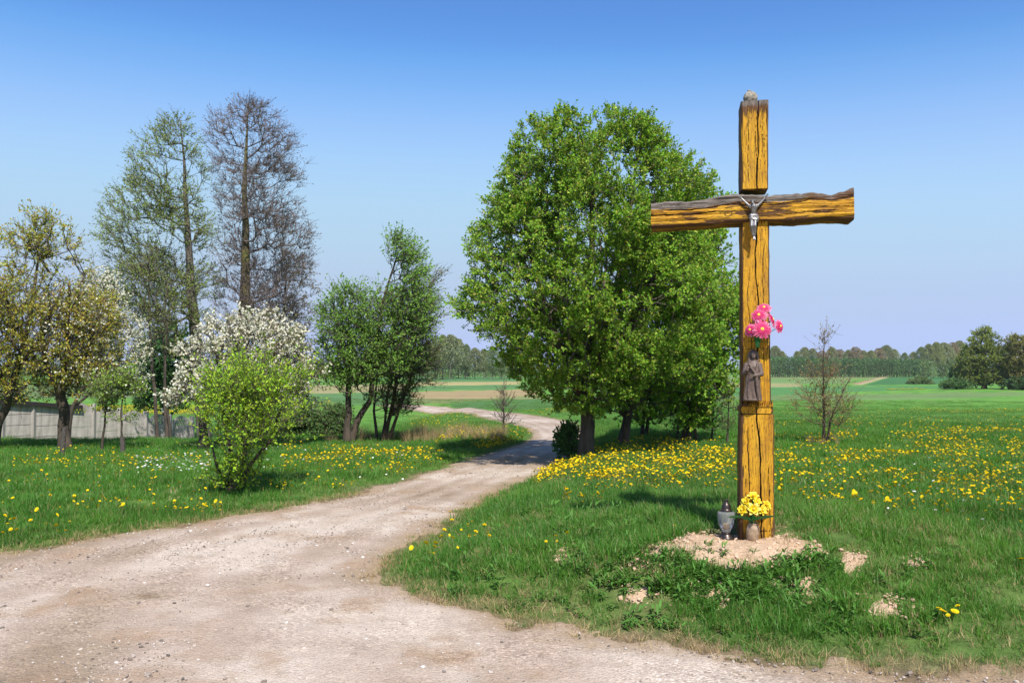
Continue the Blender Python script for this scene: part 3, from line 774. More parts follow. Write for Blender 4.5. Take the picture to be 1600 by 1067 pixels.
V, fs = lathe([(.0315, .058), (.0325, .09), (.0315, .09), (.0305, .058)], 24, cap=False); link('candle_cup', mesh_np('candle_cup', V, fs, M['white_plastic'], smooth=True), lan)
V, fs = lathe([(r_ * .86, z_) for r_, z_ in [(.058, .246), (.060, .252), (.054, .258), (.054, .266), (.050, .268), (.050, .274), (.0485, .284), (.043, .302), (.033, .318), (.020, .328), (.018, .331), (.020, .335), (.019, .345), (.012, .347)]], 40)
link('cap', mesh_np('cap', V, fs, M['bronze'], smooth=True), lan)
bh = Bag()
for k in range(8):
    a = k / 8 * 2 * np.pi; bh.add(*ball((.0185 * math.cos(a), .0185 * math.sin(a), .346), (.004, .004, .007), 6, 5))
link('finial', bh.mesh('finial', M['bronze'], True), lan)

# -- ceramic jar with yellow artificial flowers
jx, jz = lp(1175, 841, .2); jw = lworld(jx, -.205, 0); jzg = gz(jw.x, jw.y)
M['ceramic'] = plain('mottled_ceramic', (.30, .21, .14), .28, .4, 28, .1, .002)
jar = thing('ceramic_jar', (jw.x, jw.y, jzg + .008), 'mottled brown ceramic jar tilted at the foot of the wooden cross', 'jar'); jar.rotation_euler = (R(4), R(4), YAW)
V, fs = lathe([(r_ * .86, z_) for r_, z_ in [(.042, 0), (.048, .006), (.056, .035), (.060, .07), (.058, .10), (.050, .122), (.043, .130), (.042, .138), (.046, .145), (.042, .146), (.038, .138), (.036, .12)]], 32)
link('body', mesh_np('body', V, fs, M['ceramic'], smooth=True), jar)
yb = thing('yellow_bouquet', (jw.x, jw.y, jzg + .13), 'bunch of yellow artificial flowers with long green leaves in the ceramic jar', 'bouquet', rz=YAW)
zoom3 = lambda a, c: (1100 + a / 8.9, 740 + c / 8.9)
jbx, jbz = jx, float(jzg + .13 - cb[2])
def lily(rad, seed, pale=.2):
    rg = np.random.default_rng(seed); bag = Bag()
    for ring, (cnt, el) in enumerate(((6, .35), (6, .8))):
        for k in range(cnt):
            a = (k + .5 * ring) / cnt * 2 * np.pi + rg.normal(0, .08)
            V, f = petal_strip(rad * (1.0 - .22 * ring) * rg.uniform(.9, 1.08), rad * .33, 6, rg.uniform(.1, .35))
            ce, se = math.cos(el), math.sin(el)
            X = V[:, 0] * ce - V[:, 2] * se; Z = V[:, 0] * se + V[:, 2] * ce; t_ = V[:, 0] / rad
            V2 = np.stack([X * math.cos(a) - V[:, 1] * math.sin(a), X * math.sin(a) + V[:, 1] * math.cos(a), Z], -1)
            w = np.clip(sstep(.5, 1, t_) * pale * 2 + rg.normal(0, .06), 0, 1)[:, None]
            bag.add(V2, [f], np.array([.80, .60, .008]) * (1 - w) + np.array([.84, .76, .22]) * w)
    return bag.mesh('flower_head', M['petal'], True, True)
yh = [(685, 315, .060, (.0, -.6, .8), .02, .25), (585, 390, .055, (-.45, -.7, .5), .0, .2), (738, 388, .048, (.15, -.85, .4), -.03, .15), (872, 438, .056, (.6, -.7, .45), .0, .2), (535, 505, .062, (-.5, -.8, .45), -.04, .2), (690, 497, .070, (.05, -.95, .4), -.07, .5), (812, 510, .055, (.35, -.85, .35), -.04, .2), (630, 440, .045, (-.1, -.8, .6), .01, .1)]
for k, (a, c, rad, nv, fy, pl_) in enumerate(yh):
    x, z = lp(*zoom3(a, c), .205 - fy); x -= jbx; z -= jbz
    hd = link('flower', lily(rad * .76, 300 + k, pl_), yb); hd.matrix_local = Matrix(orient(nv).tolist()).to_4x4(); hd.location = (x, fy, z)
    link('flower_centre', mesh_np('flower_centre', *ball((0, 0, rad * .25), (rad * .16, rad * .16, rad * .22), 10, 7), M['flower_centre'], smooth=True), hd)
    P = np.array([(0, 0, -.04), (x * .25, fy * .4, z * .6), (x, fy, z)]); t = np.linspace(0, 1, 9)[:, None]
    cur = (1 - t)**2 * P[0] + 2 * t * (1 - t) * P[1] + t * t * P[2]
    link('stem', mesh_np('stem', *tube(cur, .0035, 6), M['plastic_green'], smooth=True), yb)
for k, (a, L, el, dr, bz) in enumerate(((183, .19, .12, .12, .06), (-2, .18, .15, -.02, .055), (35, .15, .9, .2, .08), (150, .14, 1.0, .2, .08), (-60, .10, .9, .5, .04), (70, .17, 1.15, .1, .1), (215, .12, .5, .4, .04), (-30, .13, .6, .4, .04))):
    link('leaf', mesh_np('leaf', *blade_leaf(L, .018, dr), M['plastic_green'], smooth=True), yb, (0, -.03, bz), (R(48) * (1 if abs(a - 180) < 60 else -1), -el, R(a)))

# ------------------------------------------------------------------ trees
def unit(v): return v / (np.linalg.norm(v, axis=-1, keepdims=True) + 1e-9)

def grow(targets, trunk, alpha, seg, curve, downpen, rg, wob=.06):
    n0 = len(trunk); cap = n0 + len(targets) * 8
    P = np.zeros((cap, 3)); par = np.full(cap, -1); pl = np.zeros(cap); ti = np.zeros(len(targets), int)
    P[:n0] = trunk; par[1:n0] = np.arange(n0 - 1)
    dl = np.linalg.norm(np.diff(trunk, axis=0), axis=1); pl[1:n0] = np.cumsum(dl); n = n0
    dmin = np.min(np.linalg.norm(targets[:, None] - trunk[None], axis=2), axis=1)
    for i in np.argsort(dmin):
        t = targets[i]; d = t - P[:n]; di = np.sqrt((d * d).sum(1)) + 1e-6
        cost = di + alpha * pl[:n] + downpen * np.maximum(0, -d[:, 2]) 
        j = int(np.argmin(cost)); L = di[j]; k = max(1, min(7, int(math.ceil(L / seg))))
        prev = j; a = P[j].copy()
        for q in range(1, k + 1):
            w = q / k; p = a * (1 - w) + t * w
            if q < k: p = p + rg.normal(0, wob * L * .5, 3); p[2] += curve * L * w * (1 - w) * 2
            P[n] = p; par[n] = prev; pl[n] = pl[prev] + np.linalg.norm(p - P[prev]); prev = n; n += 1
        ti[i] = prev
    return P[:n], par[:n], ti, n0

def frusta(A, B_, ra, rb, n):
    d = unit(B_ - A); ref = np.where(np.abs(d[:, 2:3]) > .8, np.array([[1., 0, 0]]), np.array([[0, 0, 1.]]))
    u = unit(np.cross(d, ref)); w = np.cross(d, u); a = np.arange(n) / n * 2 * np.pi
    ring = u[:, None] * np.cos(a)[None, :, None] + w[:, None] * np.sin(a)[None, :, None]
    B2 = B_ + d * rb[:, None] * .3
    V = np.concatenate([A[:, None] + ring * ra[:, None, None], B2[:, None] + ring * rb[:, None, None]], 1)   # m,2n,3
    m = len(A); i = np.arange(n); i2 = (i + 1) % n
    f = np.stack([i, i2, i2 + n, i + n], -1)[None] + (np.arange(m) * 2 * n)[:, None, None]
    return V.reshape(-1, 3), f.reshape(-1, 4)

def leaf_mesh(name, pos, dirs, size, aspect, cols, rg, mat, flat=.5, curl=.25):
    n = len(pos); d = unit(dirs)
    nz = unit(unit(rg.normal(0, 1, (n, 3))) * (1 - flat) + np.array(tosun)[None] * flat * 1.1)
    s = unit(np.cross(d, nz)); nz = np.cross(s, d)
    L = size[:, None]; w = L * aspect * .5
    v0 = pos; v1 = pos + d * L * .5 + s * w + nz * L * curl * .4; v2 = pos + d * L - nz * L * curl * .3; v3 = pos + d * L * .5 - s * w + nz * L * curl * .4
    V = np.stack([v0, v1, v2, v3], 1).reshape(-1, 3)
    i = np.arange(n)[:, None] * 4
    T = np.concatenate([i + [0, 1, 2], i + [0, 2, 3]]).astype(np.int32)
    return mesh_np(name, V, [T], mat, np.repeat(cols, 4, axis=0))

def crown_targets(prof, n, rg, shell=.45, gap=.35, gapf=1.1, depth=1.0, seed=0, hexp=1.25, lobes=.55):
    """prof rows (z, cx, half width), by height"""
    prof = np.array(sorted(prof)); zs = np.linspace(prof[0, 0], prof[-1, 0], 200)
    hw = np.interp(zs, prof[:, 0], prof[:, 2]); cw = np.cumsum(hw**hexp); cw /= cw[-1]
    out = np.zeros((0, 3))
    while len(out) < n:
        z = np.interp(rg.random(n * 2), cw, zs); h = np.interp(z, prof[:, 0], prof[:, 2]); c = np.interp(z, prof[:, 0], prof[:, 1])
        ph = rg.random(n * 2) * 2 * np.pi; rho = rg.random(n * 2)**shell; rho = rho * (1 + .2 * rg.random(n * 2) * (rg.random(n * 2) < .12))
        lob = (1 - lobes * .55) + lobes * noise(np.cos(ph) * 1.4 + 5, np.sin(ph) * 1.4, z * gapf * .9, seed + 3)
        p = np.stack([c + h * rho * lob * np.cos(ph), h * depth * rho * lob * np.sin(ph), z], -1)
        keep = noise(p[:, 0] * gapf, p[:, 1] * gapf, p[:, 2] * gapf, seed) > gap * (.4 + .6 * rg.random(len(p)) + .2 * rho)
        out = np.concatenate([out, p[keep]])
    return out[:n]

def palette(n, cols, wts, rg, var=.15, cluster=None):
    idx = rg.choice(len(cols), n, p=np.array(wts) / sum(wts)); c = np.array(cols)[idx]
    v = np.exp(rg.normal(0, var, n))
    if cluster is not None: v = v * cluster
    return np.clip(c * v[:, None], 0, .9)

def build_tree(seed, prof, trunks, n_targets, leaf, twigs=5, twig_len=(.12, .3), per_twig=4, leaf_size=(.05, .08), aspect=.6, cols=None, wts=None,
               shell=.45, gap=.35, gapf=1.1, depth=1.0, alpha=.25, seg=.35, curve=-.12, downpen=.4, tip=.006, pipe=.42, limb_max=.5, lobes=.55, twig_r=.0035, twig_up=.4, wind=(0, 0, 0), blossom=None,
               bark='bark', twigm='twig', flat=.5, flare=1.45, leaf_out=.6, low_bare=0):
    """returns dict of part meshes; trunks: list of arrays rows (x,y,z,r)"""
    rg = np.random.default_rng(seed); parts = {}
    T = crown_targets(prof, n_targets, rg, shell, gap, gapf, depth, seed, lobes=lobes)
    own = rg.integers(0, len(trunks), len(T)) if len(trunks) > 1 else np.zeros(len(T), int)
    if len(trunks) > 1:
        tips = np.array([np.mean(np.array(t)[len(t) // 2:, :2], 0) for t in trunks]); own = np.argmin(np.linalg.norm(T[:, None, :2] - tips[None], axis=2) + rg.normal(0, .15, (len(T), len(trunks))), axis=1)
    EA, EB, ra, rb, allT, allD = [], [], [], [], [], []
    trunk_bag = Bag()
    for k, tk in enumerate(trunks):
        tk = np.array(tk, float); s = np.linspace(0, 1, len(tk)); ss = np.linspace(0, 1, max(10, len(tk) * 5))
        tr = np.stack([np.interp(ss, s, tk[:, c]) for c in range(3)], -1); rad = np.interp(ss, s, tk[:, 3])
        wv = (np.stack([noise(ss * 7, k, 0, seed), noise(ss * 7, k, 4, seed + 1)], -1) - .5) * rad.mean() * 1.3 * np.sin(np.pi * np.clip(ss, 0, .5))[:, None]
        tr[:, :2] += wv
        if tr[0, 2] < .3:
            rad = rad * (1 + (flare - 1) * np.exp(-(tr[:, 2] - tr[0, 2]) / .18)); tr[0, 2] -= .12
        V, fs = tube(tr, rad, 14)
        ct = np.repeat(tr, 14, 0); V = ct + (V - ct) * (1 + (fbm(V[:, 0] * 9, V[:, 1] * 9, V[:, 2] * 2.2, seed + 4) - .5) * .35)[:, None]
        trunk_bag.add(V, fs)
        t_ = T[own == k]
        if len(t_) == 0: continue
        ok = tr[:, 2] >= min(tr[-1, 2] - .3, max(tr[0, 2], low_bare))
        P, par, ti, n0 = grow(t_, tr[ok] if ok.sum() > 2 else tr, alpha, seg, curve, downpen, rg)
        cnt = np.zeros(len(P)); cnt[ti] = 1
        for i in range(len(P) - 1, 0, -1): cnt[par[i]] += cnt[i]
        r_ = tip * np.maximum(cnt, 1)**pipe
        tr_r = np.concatenate([(rad[ok] if ok.sum() > 2 else rad), np.full(len(P) - n0, 9)])
        e = np.arange(n0, len(P)); pr = par[e]
        lim = np.where(pr < n0, tr_r[np.minimum(pr, n0 - 1)] * limb_max, 9)
        rb_ = np.minimum(r_[e], lim); ra_ = np.minimum(np.where(pr < n0, rb_ * 1.25, r_[pr]), rb_ * 1.5)
        EA.append(P[pr]); EB.append(P[e]); ra.append(ra_); rb.append(rb_)
        allT.append(P[ti]); allD.append(P[ti] - P[par[ti]])
    parts['trunk'] = trunk_bag.mesh('trunk', M[bark], True)
    EA, EB, ra, rb = map(np.concatenate, (EA, EB, ra, rb)); TT = np.concatenate(allT); TD = unit(np.concatenate(allD))
    big = rb > .014
    vs, fs, o = [], [], 0
    for msk, n in ((big, 6), (~big, 3)):
        if msk.any():
            V, f = frusta(EA[msk], EB[msk], ra[msk], rb[msk], n); vs.append(V); fs.append(f + o); o += len(V)
    # twigs
    m = len(TT); axis = np.stack([np.interp(TT[:, 2], np.array(sorted(prof))[:, 0], np.array(sorted(prof))[:, 1]), TT[:, 1] * 0, TT[:, 2] - .3], -1)
    outw = unit(TT - axis)
    q = np.repeat(np.arange(m), twigs); nq = len(q)
    td = unit(outw[q] * leaf_out + TD[q] * .4 + np.array([0, 0, twig_up]) + rg.normal(0, .55, (nq, 3)) + np.array(wind))
    tl = rg.uniform(*twig_len, nq); st_ = TT[q] + rg.normal(0, .02, (nq, 3)); en = st_ + td * tl[:, None]
    if twig_r > 0:
        V, f = frusta(st_, en, np.full(nq, twig_r), np.full(nq, twig_r * .5), 3); vs.append(V); fs.append(f + o); o += len(V)
    parts['branches'] = mesh_np('branches', np.concatenate(vs), fs, M[twigm], smooth=True)
    if leaf and per_twig > 0:
        nl = int(nq * per_twig); ql = rg.integers(0, nq, nl); w = rg.random(nl)**.7
        pos = st_[ql] + td[ql] * (tl[ql] * w)[:, None] + rg.normal(0, .012, (nl, 3))
        dr = td[ql] * .6 + rg.normal(0, .6, (nl, 3)) + np.array(wind) * .8
        sz = rg.uniform(*leaf_size, nl)
        clus = np.exp(rg.normal(0, .13, m))[q[ql]]
        parts['crown'] = leaf_mesh('crown', pos, dr, sz, aspect, palette(nl, cols, wts, rg, .14, clus), rg, M['leaf'], flat)
    if blossom:
        nb_, bs, frac, zmin = blossom
        sel = rg.random(nq) < frac; ids = np.nonzero(sel & (en[:, 2] > zmin))[0]
        ql = rg.choice(ids, nb_); w = rg.random(nb_)**.5
        cpos = st_[ql] + td[ql] * (tl[ql] * w)[:, None] + rg.normal(0, .02, (nb_, 3))
        # each blossom: two crossed little petals
        pos = np.repeat(cpos, 2, 0); dr = rg.normal(0, 1, (len(pos), 3)); sz = rg.uniform(bs * .7, bs * 1.2, len(pos))
        pos = pos - unit(dr) * sz[:, None] * .5
        parts['blossoms'] = leaf_mesh('blossoms', pos, dr, sz, .8, palette(len(pos), [(.80, .77, .64), (.70, .64, .46), (.83, .81, .74)], [3, 1, 2], rg, .05), rg, M['blossom'], .4)
    return parts

def place_tree(name, parts, loc, label, cat='tree', group=None, rz=0, sc=1):
    t = thing(name, loc, label, cat, group, rz); t.scale = (sc, sc, sc)
    for k, me in parts.items():
        o = link(k, me, t)
        if k in ('branches', 'crown', 'blossoms'): o['kind'] = 'stuff'
    return t

def tree_frame(u, v=None, depth=None):
    """base point of a tree: on the ground at photo point (u,v), or at a given distance"""
    if depth is None: p = gpt(u, v); return p
    x = float(at_depth(np.array([float(u)]), np.array([600.]), np.array([float(depth)]))[0, 0]); return np.array([x, depth, gz(x, depth)])
def prof_px(rows, base):
    out = []
    for v, l, r in rows:
        a = at_depth(np.array([l, r], float), np.array([v, v], float), np.array([base[1]] * 2))
        out.append((a[0, 2] - base[2], (a[0, 0] + a[1, 0]) / 2 - base[0], (a[1, 0] - a[0, 0]) / 2))
    return out
def trunk_px(rows, base, dy=0, y0=0):
    out = []
    for i, (u, v, r) in enumerate(rows):
        p = at_depth(np.array([float(u)]), np.array([float(v)]), np.array([base[1]]))[0] - base
        out.append((p[0], y0 + dy * i, p[2], r))
    if abs(out[0][2]) < .3: out[0] = (out[0][0], y0, 0.0, out[0][3])
    return out

G_PEAR = [(.185, .36, .030), (.135, .30, .026), (.26, .41, .040), (.40, .46, .08), (.34, .31, .06)]
# the big pear tree by the bend
bs = tree_frame(915, 718)
pear = build_tree(1, prof_px([(176, 870, 965), (190, 832, 1005), (215, 800, 1045), (258, 768, 1080), (305, 756, 1100), (350, 750, 1108), (400, 728, 1118), (455, 712, 1126), (500, 740, 1130), (550, 775, 1125), (595, 812, 1085), (625, 845, 1030), (648, 878, 975)], bs),
    [trunk_px([(915, 718, .135), (917, 660, .12), (915, 600, .12), (922, 540, .11), (915, 470, .085), (922, 400, .06), (930, 300, .035), (930, 200, .012)], bs),
     trunk_px([(917, 640, .09), (880, 560, .075), (845, 470, .055), (825, 380, .035), (815, 290, .015)], bs, -.12),
     trunk_px([(918, 610, .09), (970, 540, .08), (1020, 450, .055), (1045, 360, .035), (1055, 280, .015)], bs, .1),
     trunk_px([(917, 620, .08), (940, 540, .07), (965, 440, .05), (980, 320, .03), (990, 220, .012)], bs, -.22)],
    3900, True, 6, (.07, .26), 10, (.030, .058), .74, G_PEAR, [4, 3, 3, 1.4, .7], shell=.45, gap=.56, gapf=1.6, lobes=.52, tip=.0032, alpha=.4, low_bare=1.0)
place_tree('pear_tree', pear, bs, 'large broad green tree with a dark trunk standing beside the road bend')
# the smaller ones behind it
bs = tree_frame(975, 697)
tb = build_tree(2, prof_px([(330, 985, 1050), (390, 960, 1110), (470, 940, 1130), (540, 930, 1125), (600, 930, 1100), (650, 940, 1060)], bs), [trunk_px([(972, 697, .10), (978, 650, .085), (1000, 560, .06), (1020, 440, .03)], bs), trunk_px([(974, 680, .07), (985, 630, .06), (960, 560, .04), (955, 460, .015)], bs, .1)],
    700, True, 6, (.12, .32), 4, (.055, .095), .72, G_PEAR, [4, 4, 2, .6, .4], gap=.4, low_bare=.5)
place_tree('bushy_tree', tb, bs, 'mid-sized green tree leaning behind the large tree with the dark trunk')
bs = tree_frame(1080, 690)
tb = build_tree(3, prof_px([(310, 1070, 1125), (360, 1050, 1150), (430, 1040, 1160), (520, 1030, 1160), (590, 1030, 1150), (640, 1040, 1135), (668, 1060, 1105)], bs), [trunk_px([(1075, 690, .06), (1082, 640, .055), (1090, 560, .045), (1098, 440, .02)], bs), trunk_px([(1066, 692, .05), (1080, 640, .045), (1110, 540, .03), (1120, 420, .015)], bs, .1), trunk_px([(1090, 690, .04), (1075, 640, .04), (1060, 560, .03), (1065, 460, .012)], bs, -.1)],
    900, True, 6, (.12, .34), 4, (.06, .10), .72, G_PEAR, [4, 4, 2, .8, .4], gap=.4, low_bare=.4)
place_tree('bushy_tree', tb, bs, 'multi-stemmed green tree standing between the large tree and the cross')
bs = tree_frame(1008, 682)
tb = build_tree(4, prof_px([(560, 990, 1030), (600, 975, 1050), (640, 975, 1050), (662, 985, 1040)], bs), [trunk_px([(1003, 683, .05), (1005, 640, .04), (1010, 580, .02)], bs), trunk_px([(1010, 683, .04), (1014, 650, .035), (1022, 590, .015)], bs, .1)],
    220, True, 5, (.15, .4), 4, (.07, .11), .7, G_PEAR, [4, 4, 1, .4, .3], low_bare=.4)
place_tree('bushy_tree', tb, bs, 'short green tree with paired stems in the shade behind the large tree')

TW = dict(leaf_size=(.03, .055), aspect=.7)
# left: two tall alders
G_ALD = [(.22, .31, .06), (.26, .36, .07), (.23, .24, .10), (.32, .40, .09)]
bs = tree_frame(318, depth=32)
al = build_tree(11, prof_px([(182, 262, 300), (215, 225, 315), (260, 198, 325), (320, 180, 330), (375, 148, 340), (430, 160, 340), (480, 190, 335), (510, 215, 320)], bs),
    [trunk_px([(320, 690, .24), (311, 600, .225), (306, 500, .20), (300, 430, .15), (292, 340, .10), (285, 260, .05), (280, 186, .012)], bs)],
    1250, True, 6, (.2, .55), 3.4, (.045, .075), .75, G_ALD, [3, 2, 2.5, 1], shell=.62, gap=.46, gapf=1.0, tip=.0058, alpha=.07, seg=.6, curve=-.22, downpen=1.2, limb_max=.42, twig_r=.005, twigm='twig_green', bark='bark_grey', low_bare=4.2)
place_tree('alder_tree', al, bs, 'tall slender tree with sparse grey-green new leaves behind the blossoming trees')
G_PUR = [(.20, .145, .14), (.24, .165, .15), (.17, .13, .125), (.22, .20, .10)]
bs = tree_frame(380, depth=33)
al = build_tree(12, prof_px([(158, 382, 400), (178, 340, 445), (205, 330, 460), (250, 328, 462), (300, 330, 475), (345, 328, 490), (380, 330, 500), (430, 330, 485), (470, 325, 470), (500, 335, 450)], bs),
    [trunk_px([(378, 690, .27), (379, 600, .25), (380, 490, .22), (382, 400, .165), (385, 320, .11), (387, 240, .06), (391, 160, .012)], bs)],
    1250, True, 7, (.2, .55), 1.8, (.04, .07), .7, G_PUR, [3, 2, 2, .4], shell=.6, gap=.46, gapf=1.0, tip=.0058, alpha=.07, seg=.6, curve=-.18, downpen=1.2, limb_max=.42, twig_r=.006, twigm='twig_purple', bark='bark_moss', low_bare=4.2)
place_tree('alder_tree', al, bs, 'tallest tree at left, nearly bare with purplish twigs and mossy trunk')
bs = tree_frame(440, depth=36)
tb = build_tree(13, prof_px([(398, 432, 465), (430, 410, 488), (480, 400, 495), (530, 405, 490), (560, 415, 480)], bs), [trunk_px([(440, 690, .10), (440, 600, .09), (443, 500, .06), (448, 410, .02)], bs), trunk_px([(441, 640, .07), (425, 560, .05), (418, 470, .02)], bs, .2)],
    420, True, 5, (.2, .5), 2.2, (.05, .09), .7, [(.24, .18, .08), (.20, .15, .08), (.16, .13, .09), (.25, .23, .09)], [3, 3, 2, 1], shell=.7, gap=.5, twig_r=.005, twigm='twig', alpha=.15, low_bare=3)
place_tree('brownish_tree', tb, bs, 'smaller brownish twiggy tree standing right of the tallest bare tree')
bs = tree_frame(245, depth=30)
tb = build_tree(14, prof_px([(392, 215, 260), (430, 185, 275), (480, 180, 285), (520, 190, 285), (560, 200, 280)], bs), [trunk_px([(247, 690, .065), (240, 600, .055), (233, 520, .04), (232, 400, .02)], bs), trunk_px([(262, 690, .06), (254, 620, .05), (249, 540, .035), (250, 440, .02)], bs, .2), trunk_px([(268, 690, .05), (262, 600, .04), (268, 500, .02)], bs, -.2)],
    260, True, 5, (.15, .45), 1.8, (.045, .08), .7, G_ALD, [2, 1, 3, .5], shell=.7, gap=.5, twig_r=.006, twigm='twig', alpha=.15, low_bare=2)
place_tree('slim_tree', tb, bs, 'thin dark-stemmed tree with sparse grey leaves behind the concrete fence')
bs = tree_frame(256, depth=44)
tb = build_tree(15, prof_px([(512, 255, 285), (540, 225, 292), (575, 215, 296), (615, 215, 295), (640, 222, 288)], bs), [trunk_px([(256, 680, .12), (256, 600, .1), (262, 520, .03)], bs)],
    420, True, 6, (.2, .5), 4, (.13, .22), .6, [(.04, .11, .03), (.055, .14, .04), (.075, .16, .045)], [3, 3, 1], gap=.3, tip=.01, twig_r=.006, shell=.5)
place_tree('dark_green_tree', tb, bs, 'dense dark green tree low behind the thin dark-stemmed tree')

# orchard on the left
G_APP = [(.42, .38, .05), (.46, .33, .05), (.33, .36, .05), (.50, .40, .09), (.25, .33, .045)]
bs = tree_frame(-12, 700)
tb = build_tree(21, prof_px([(338, 52, 90), (365, 5, 108), (400, -30, 112), (440, -70, 120), (500, -80, 122), (550, -80, 118), (600, -70, 105), (628, -60, 80)], bs), [trunk_px([(-12, 700, .10), (0, 655, .095), (14, 625, .085), (24, 590, .07), (45, 500, .045), (60, 400, .02)], bs), trunk_px([(18, 612, .06), (-15, 560, .05), (-35, 480, .02)], bs, -.1), trunk_px([(25, 585, .05), (65, 520, .04), (90, 440, .015)], bs, .12)],
    680, True, 6, (.12, .42), 4.6, (.035, .068), .6, G_APP, [3, 2.5, 3, 1, 2.5], gap=.45, shell=.7, twigm='twig', low_bare=1.2, blossom=(60, .045, .3, 0))
place_tree('apple_tree', tb, bs, 'fruit tree with yellow-brown young leaves at the left edge of the orchard')
bs = tree_frame(103, 702)
tb = build_tree(22, prof_px([(405, 100, 130), (440, 85, 160), (480, 65, 175), (530, 55, 185), (575, 60, 180), (605, 70, 165), (630, 75, 150)], bs), [trunk_px([(102, 702, .115), (98, 665, .11), (100, 630, .11), (94, 600, .09), (105, 540, .06), (110, 440, .02)], bs), trunk_px([(98, 615, .09), (75, 570, .06), (70, 500, .02)], bs, -.1), trunk_px([(98, 610, .08), (130, 560, .05), (145, 490, .02)], bs, .12)],
    440, True, 6, (.12, .45), 3.8, (.038, .07), .6, G_APP, [3, 3, 2.5, 1, 2.5], gap=.46, shell=.6, bark='bark', low_bare=1.2, blossom=(1700, .05, .5, 0))
place_tree('apple_tree', tb, bs, 'old thick-trunked fruit tree with brownish leaves and scattered white blossom')
bs = tree_frame(112, depth=26)
tb = build_tree(23, prof_px([(425, 140, 170), (455, 125, 200), (500, 118, 215), (550, 122, 222), (590, 130, 222), (615, 140, 212)], bs), [trunk_px([(106, 690, .07), (112, 640, .06), (148, 570, .045), (165, 460, .015)], bs), trunk_px([(120, 632, .045), (180, 580, .03), (195, 500, .012)], bs, .1)],
    480, True, 5, (.12, .34), 2.0, (.05, .08), .6, [(.17, .25, .06), (.22, .29, .07), (.18, .18, .09)], [3, 2, 1], gap=.42, low_bare=1.2, blossom=(8500, .056, .8, 0))
place_tree('blossoming_tree', tb, bs, 'white blossoming tree between the old fruit tree and the thin dark-stemmed tree')
G_YNG = [(.22, .34, .05), (.18, .30, .045), (.30, .38, .09)]
for (bu, bv, rows, tr, sd, lab) in (((163, 703), None, [(572, 155, 170), (600, 142, 190), (625, 138, 196), (645, 142, 190)], [(159, 703, .025), (162, 675, .021), (164, 640, .017), (166, 580, .008)], 31, 'young slender tree with a bent stem right of the old fruit tree'),
                                    ((192, 706), None, [(590, 180, 205), (615, 168, 222), (645, 165, 220), (662, 172, 210)], [(192, 706, .022), (190, 670, .02), (189, 640, .016), (195, 595, .008)], 32, 'young staked tree with light green leaves before the wavy fence panels')):
    bs = tree_frame(*bu)
    tb = build_tree(sd, prof_px(rows, bs), [trunk_px(tr, bs)], 75, True, 5, (.12, .4), 2.6, (.045, .075), .6, G_YNG, [3, 2, 1.5], gap=.5, shell=.8, alpha=.15, twigm='twig_green', low_bare=.6, blossom=(60, .05, .5, 0))
    place_tree('young_tree', tb, bs, lab)
# big white blossoming pear
bs = tree_frame(318, 703)
tb = build_tree(24, prof_px([(490, 375, 425), (505, 335, 455), (530, 312, 470), (560, 296, 486), (590, 286, 490), (612, 276, 486), (632, 286, 465)], bs), [trunk_px([(318, 703, .085), (317, 665, .08), (320, 635, .075), (345, 590, .06), (375, 530, .025)], bs), trunk_px([(318, 645, .06), (300, 605, .045), (305, 560, .02)], bs, -.1), trunk_px([(325, 632, .06), (380, 600, .05), (440, 560, .02)], bs, .1)],
    620, True, 6, (.12, .36), 2.2, (.045, .07), .6, [(.18, .24, .07), (.23, .21, .09), (.18, .18, .09)], [2, 1, 1], gap=.34, shell=.5, low_bare=.6, downpen=.1, blossom=(13000, .054, .8, 0))
place_tree('blossoming_tree', tb, bs, 'round white blossoming tree partly behind the bright green bush')
# bright green bush on the verge
G_BSH = [(.25, .44, .028), (.33, .49, .035), (.41, .52, .05), (.17, .35, .025)]
bs = tree_frame(365, 770)
tb = build_tree(25, prof_px([(535, 408, 428), (560, 395, 448), (585, 345, 482), (612, 312, 498), (650, 303, 492), (690, 318, 455), (725, 330, 420), (762, 338, 392)], bs), [trunk_px([(360, 770, .035), (362, 720, .03), (350, 660, .022), (345, 590, .006)], bs), trunk_px([(368, 770, .04), (376, 720, .035), (390, 650, .028), (412, 550, .006)], bs, .05), trunk_px([(372, 770, .03), (390, 730, .028), (430, 680, .02), (455, 600, .006)], bs, -.06), trunk_px([(362, 770, .025), (345, 735, .02), (335, 680, .006)], bs, -.08)],
    270, True, 6, (.10, .55), 8, (.026, .05), .65, G_BSH, [3, 3, 1.5, 2], gap=.62, gapf=1.7, shell=.8, tip=.0026, twigm='twig_green', low_bare=.15, twig_up=.9, leaf_out=.4)
place_tree('green_bush', tb, bs, 'bright yellow-green leafy bush on the left verge near the road', 'bush')
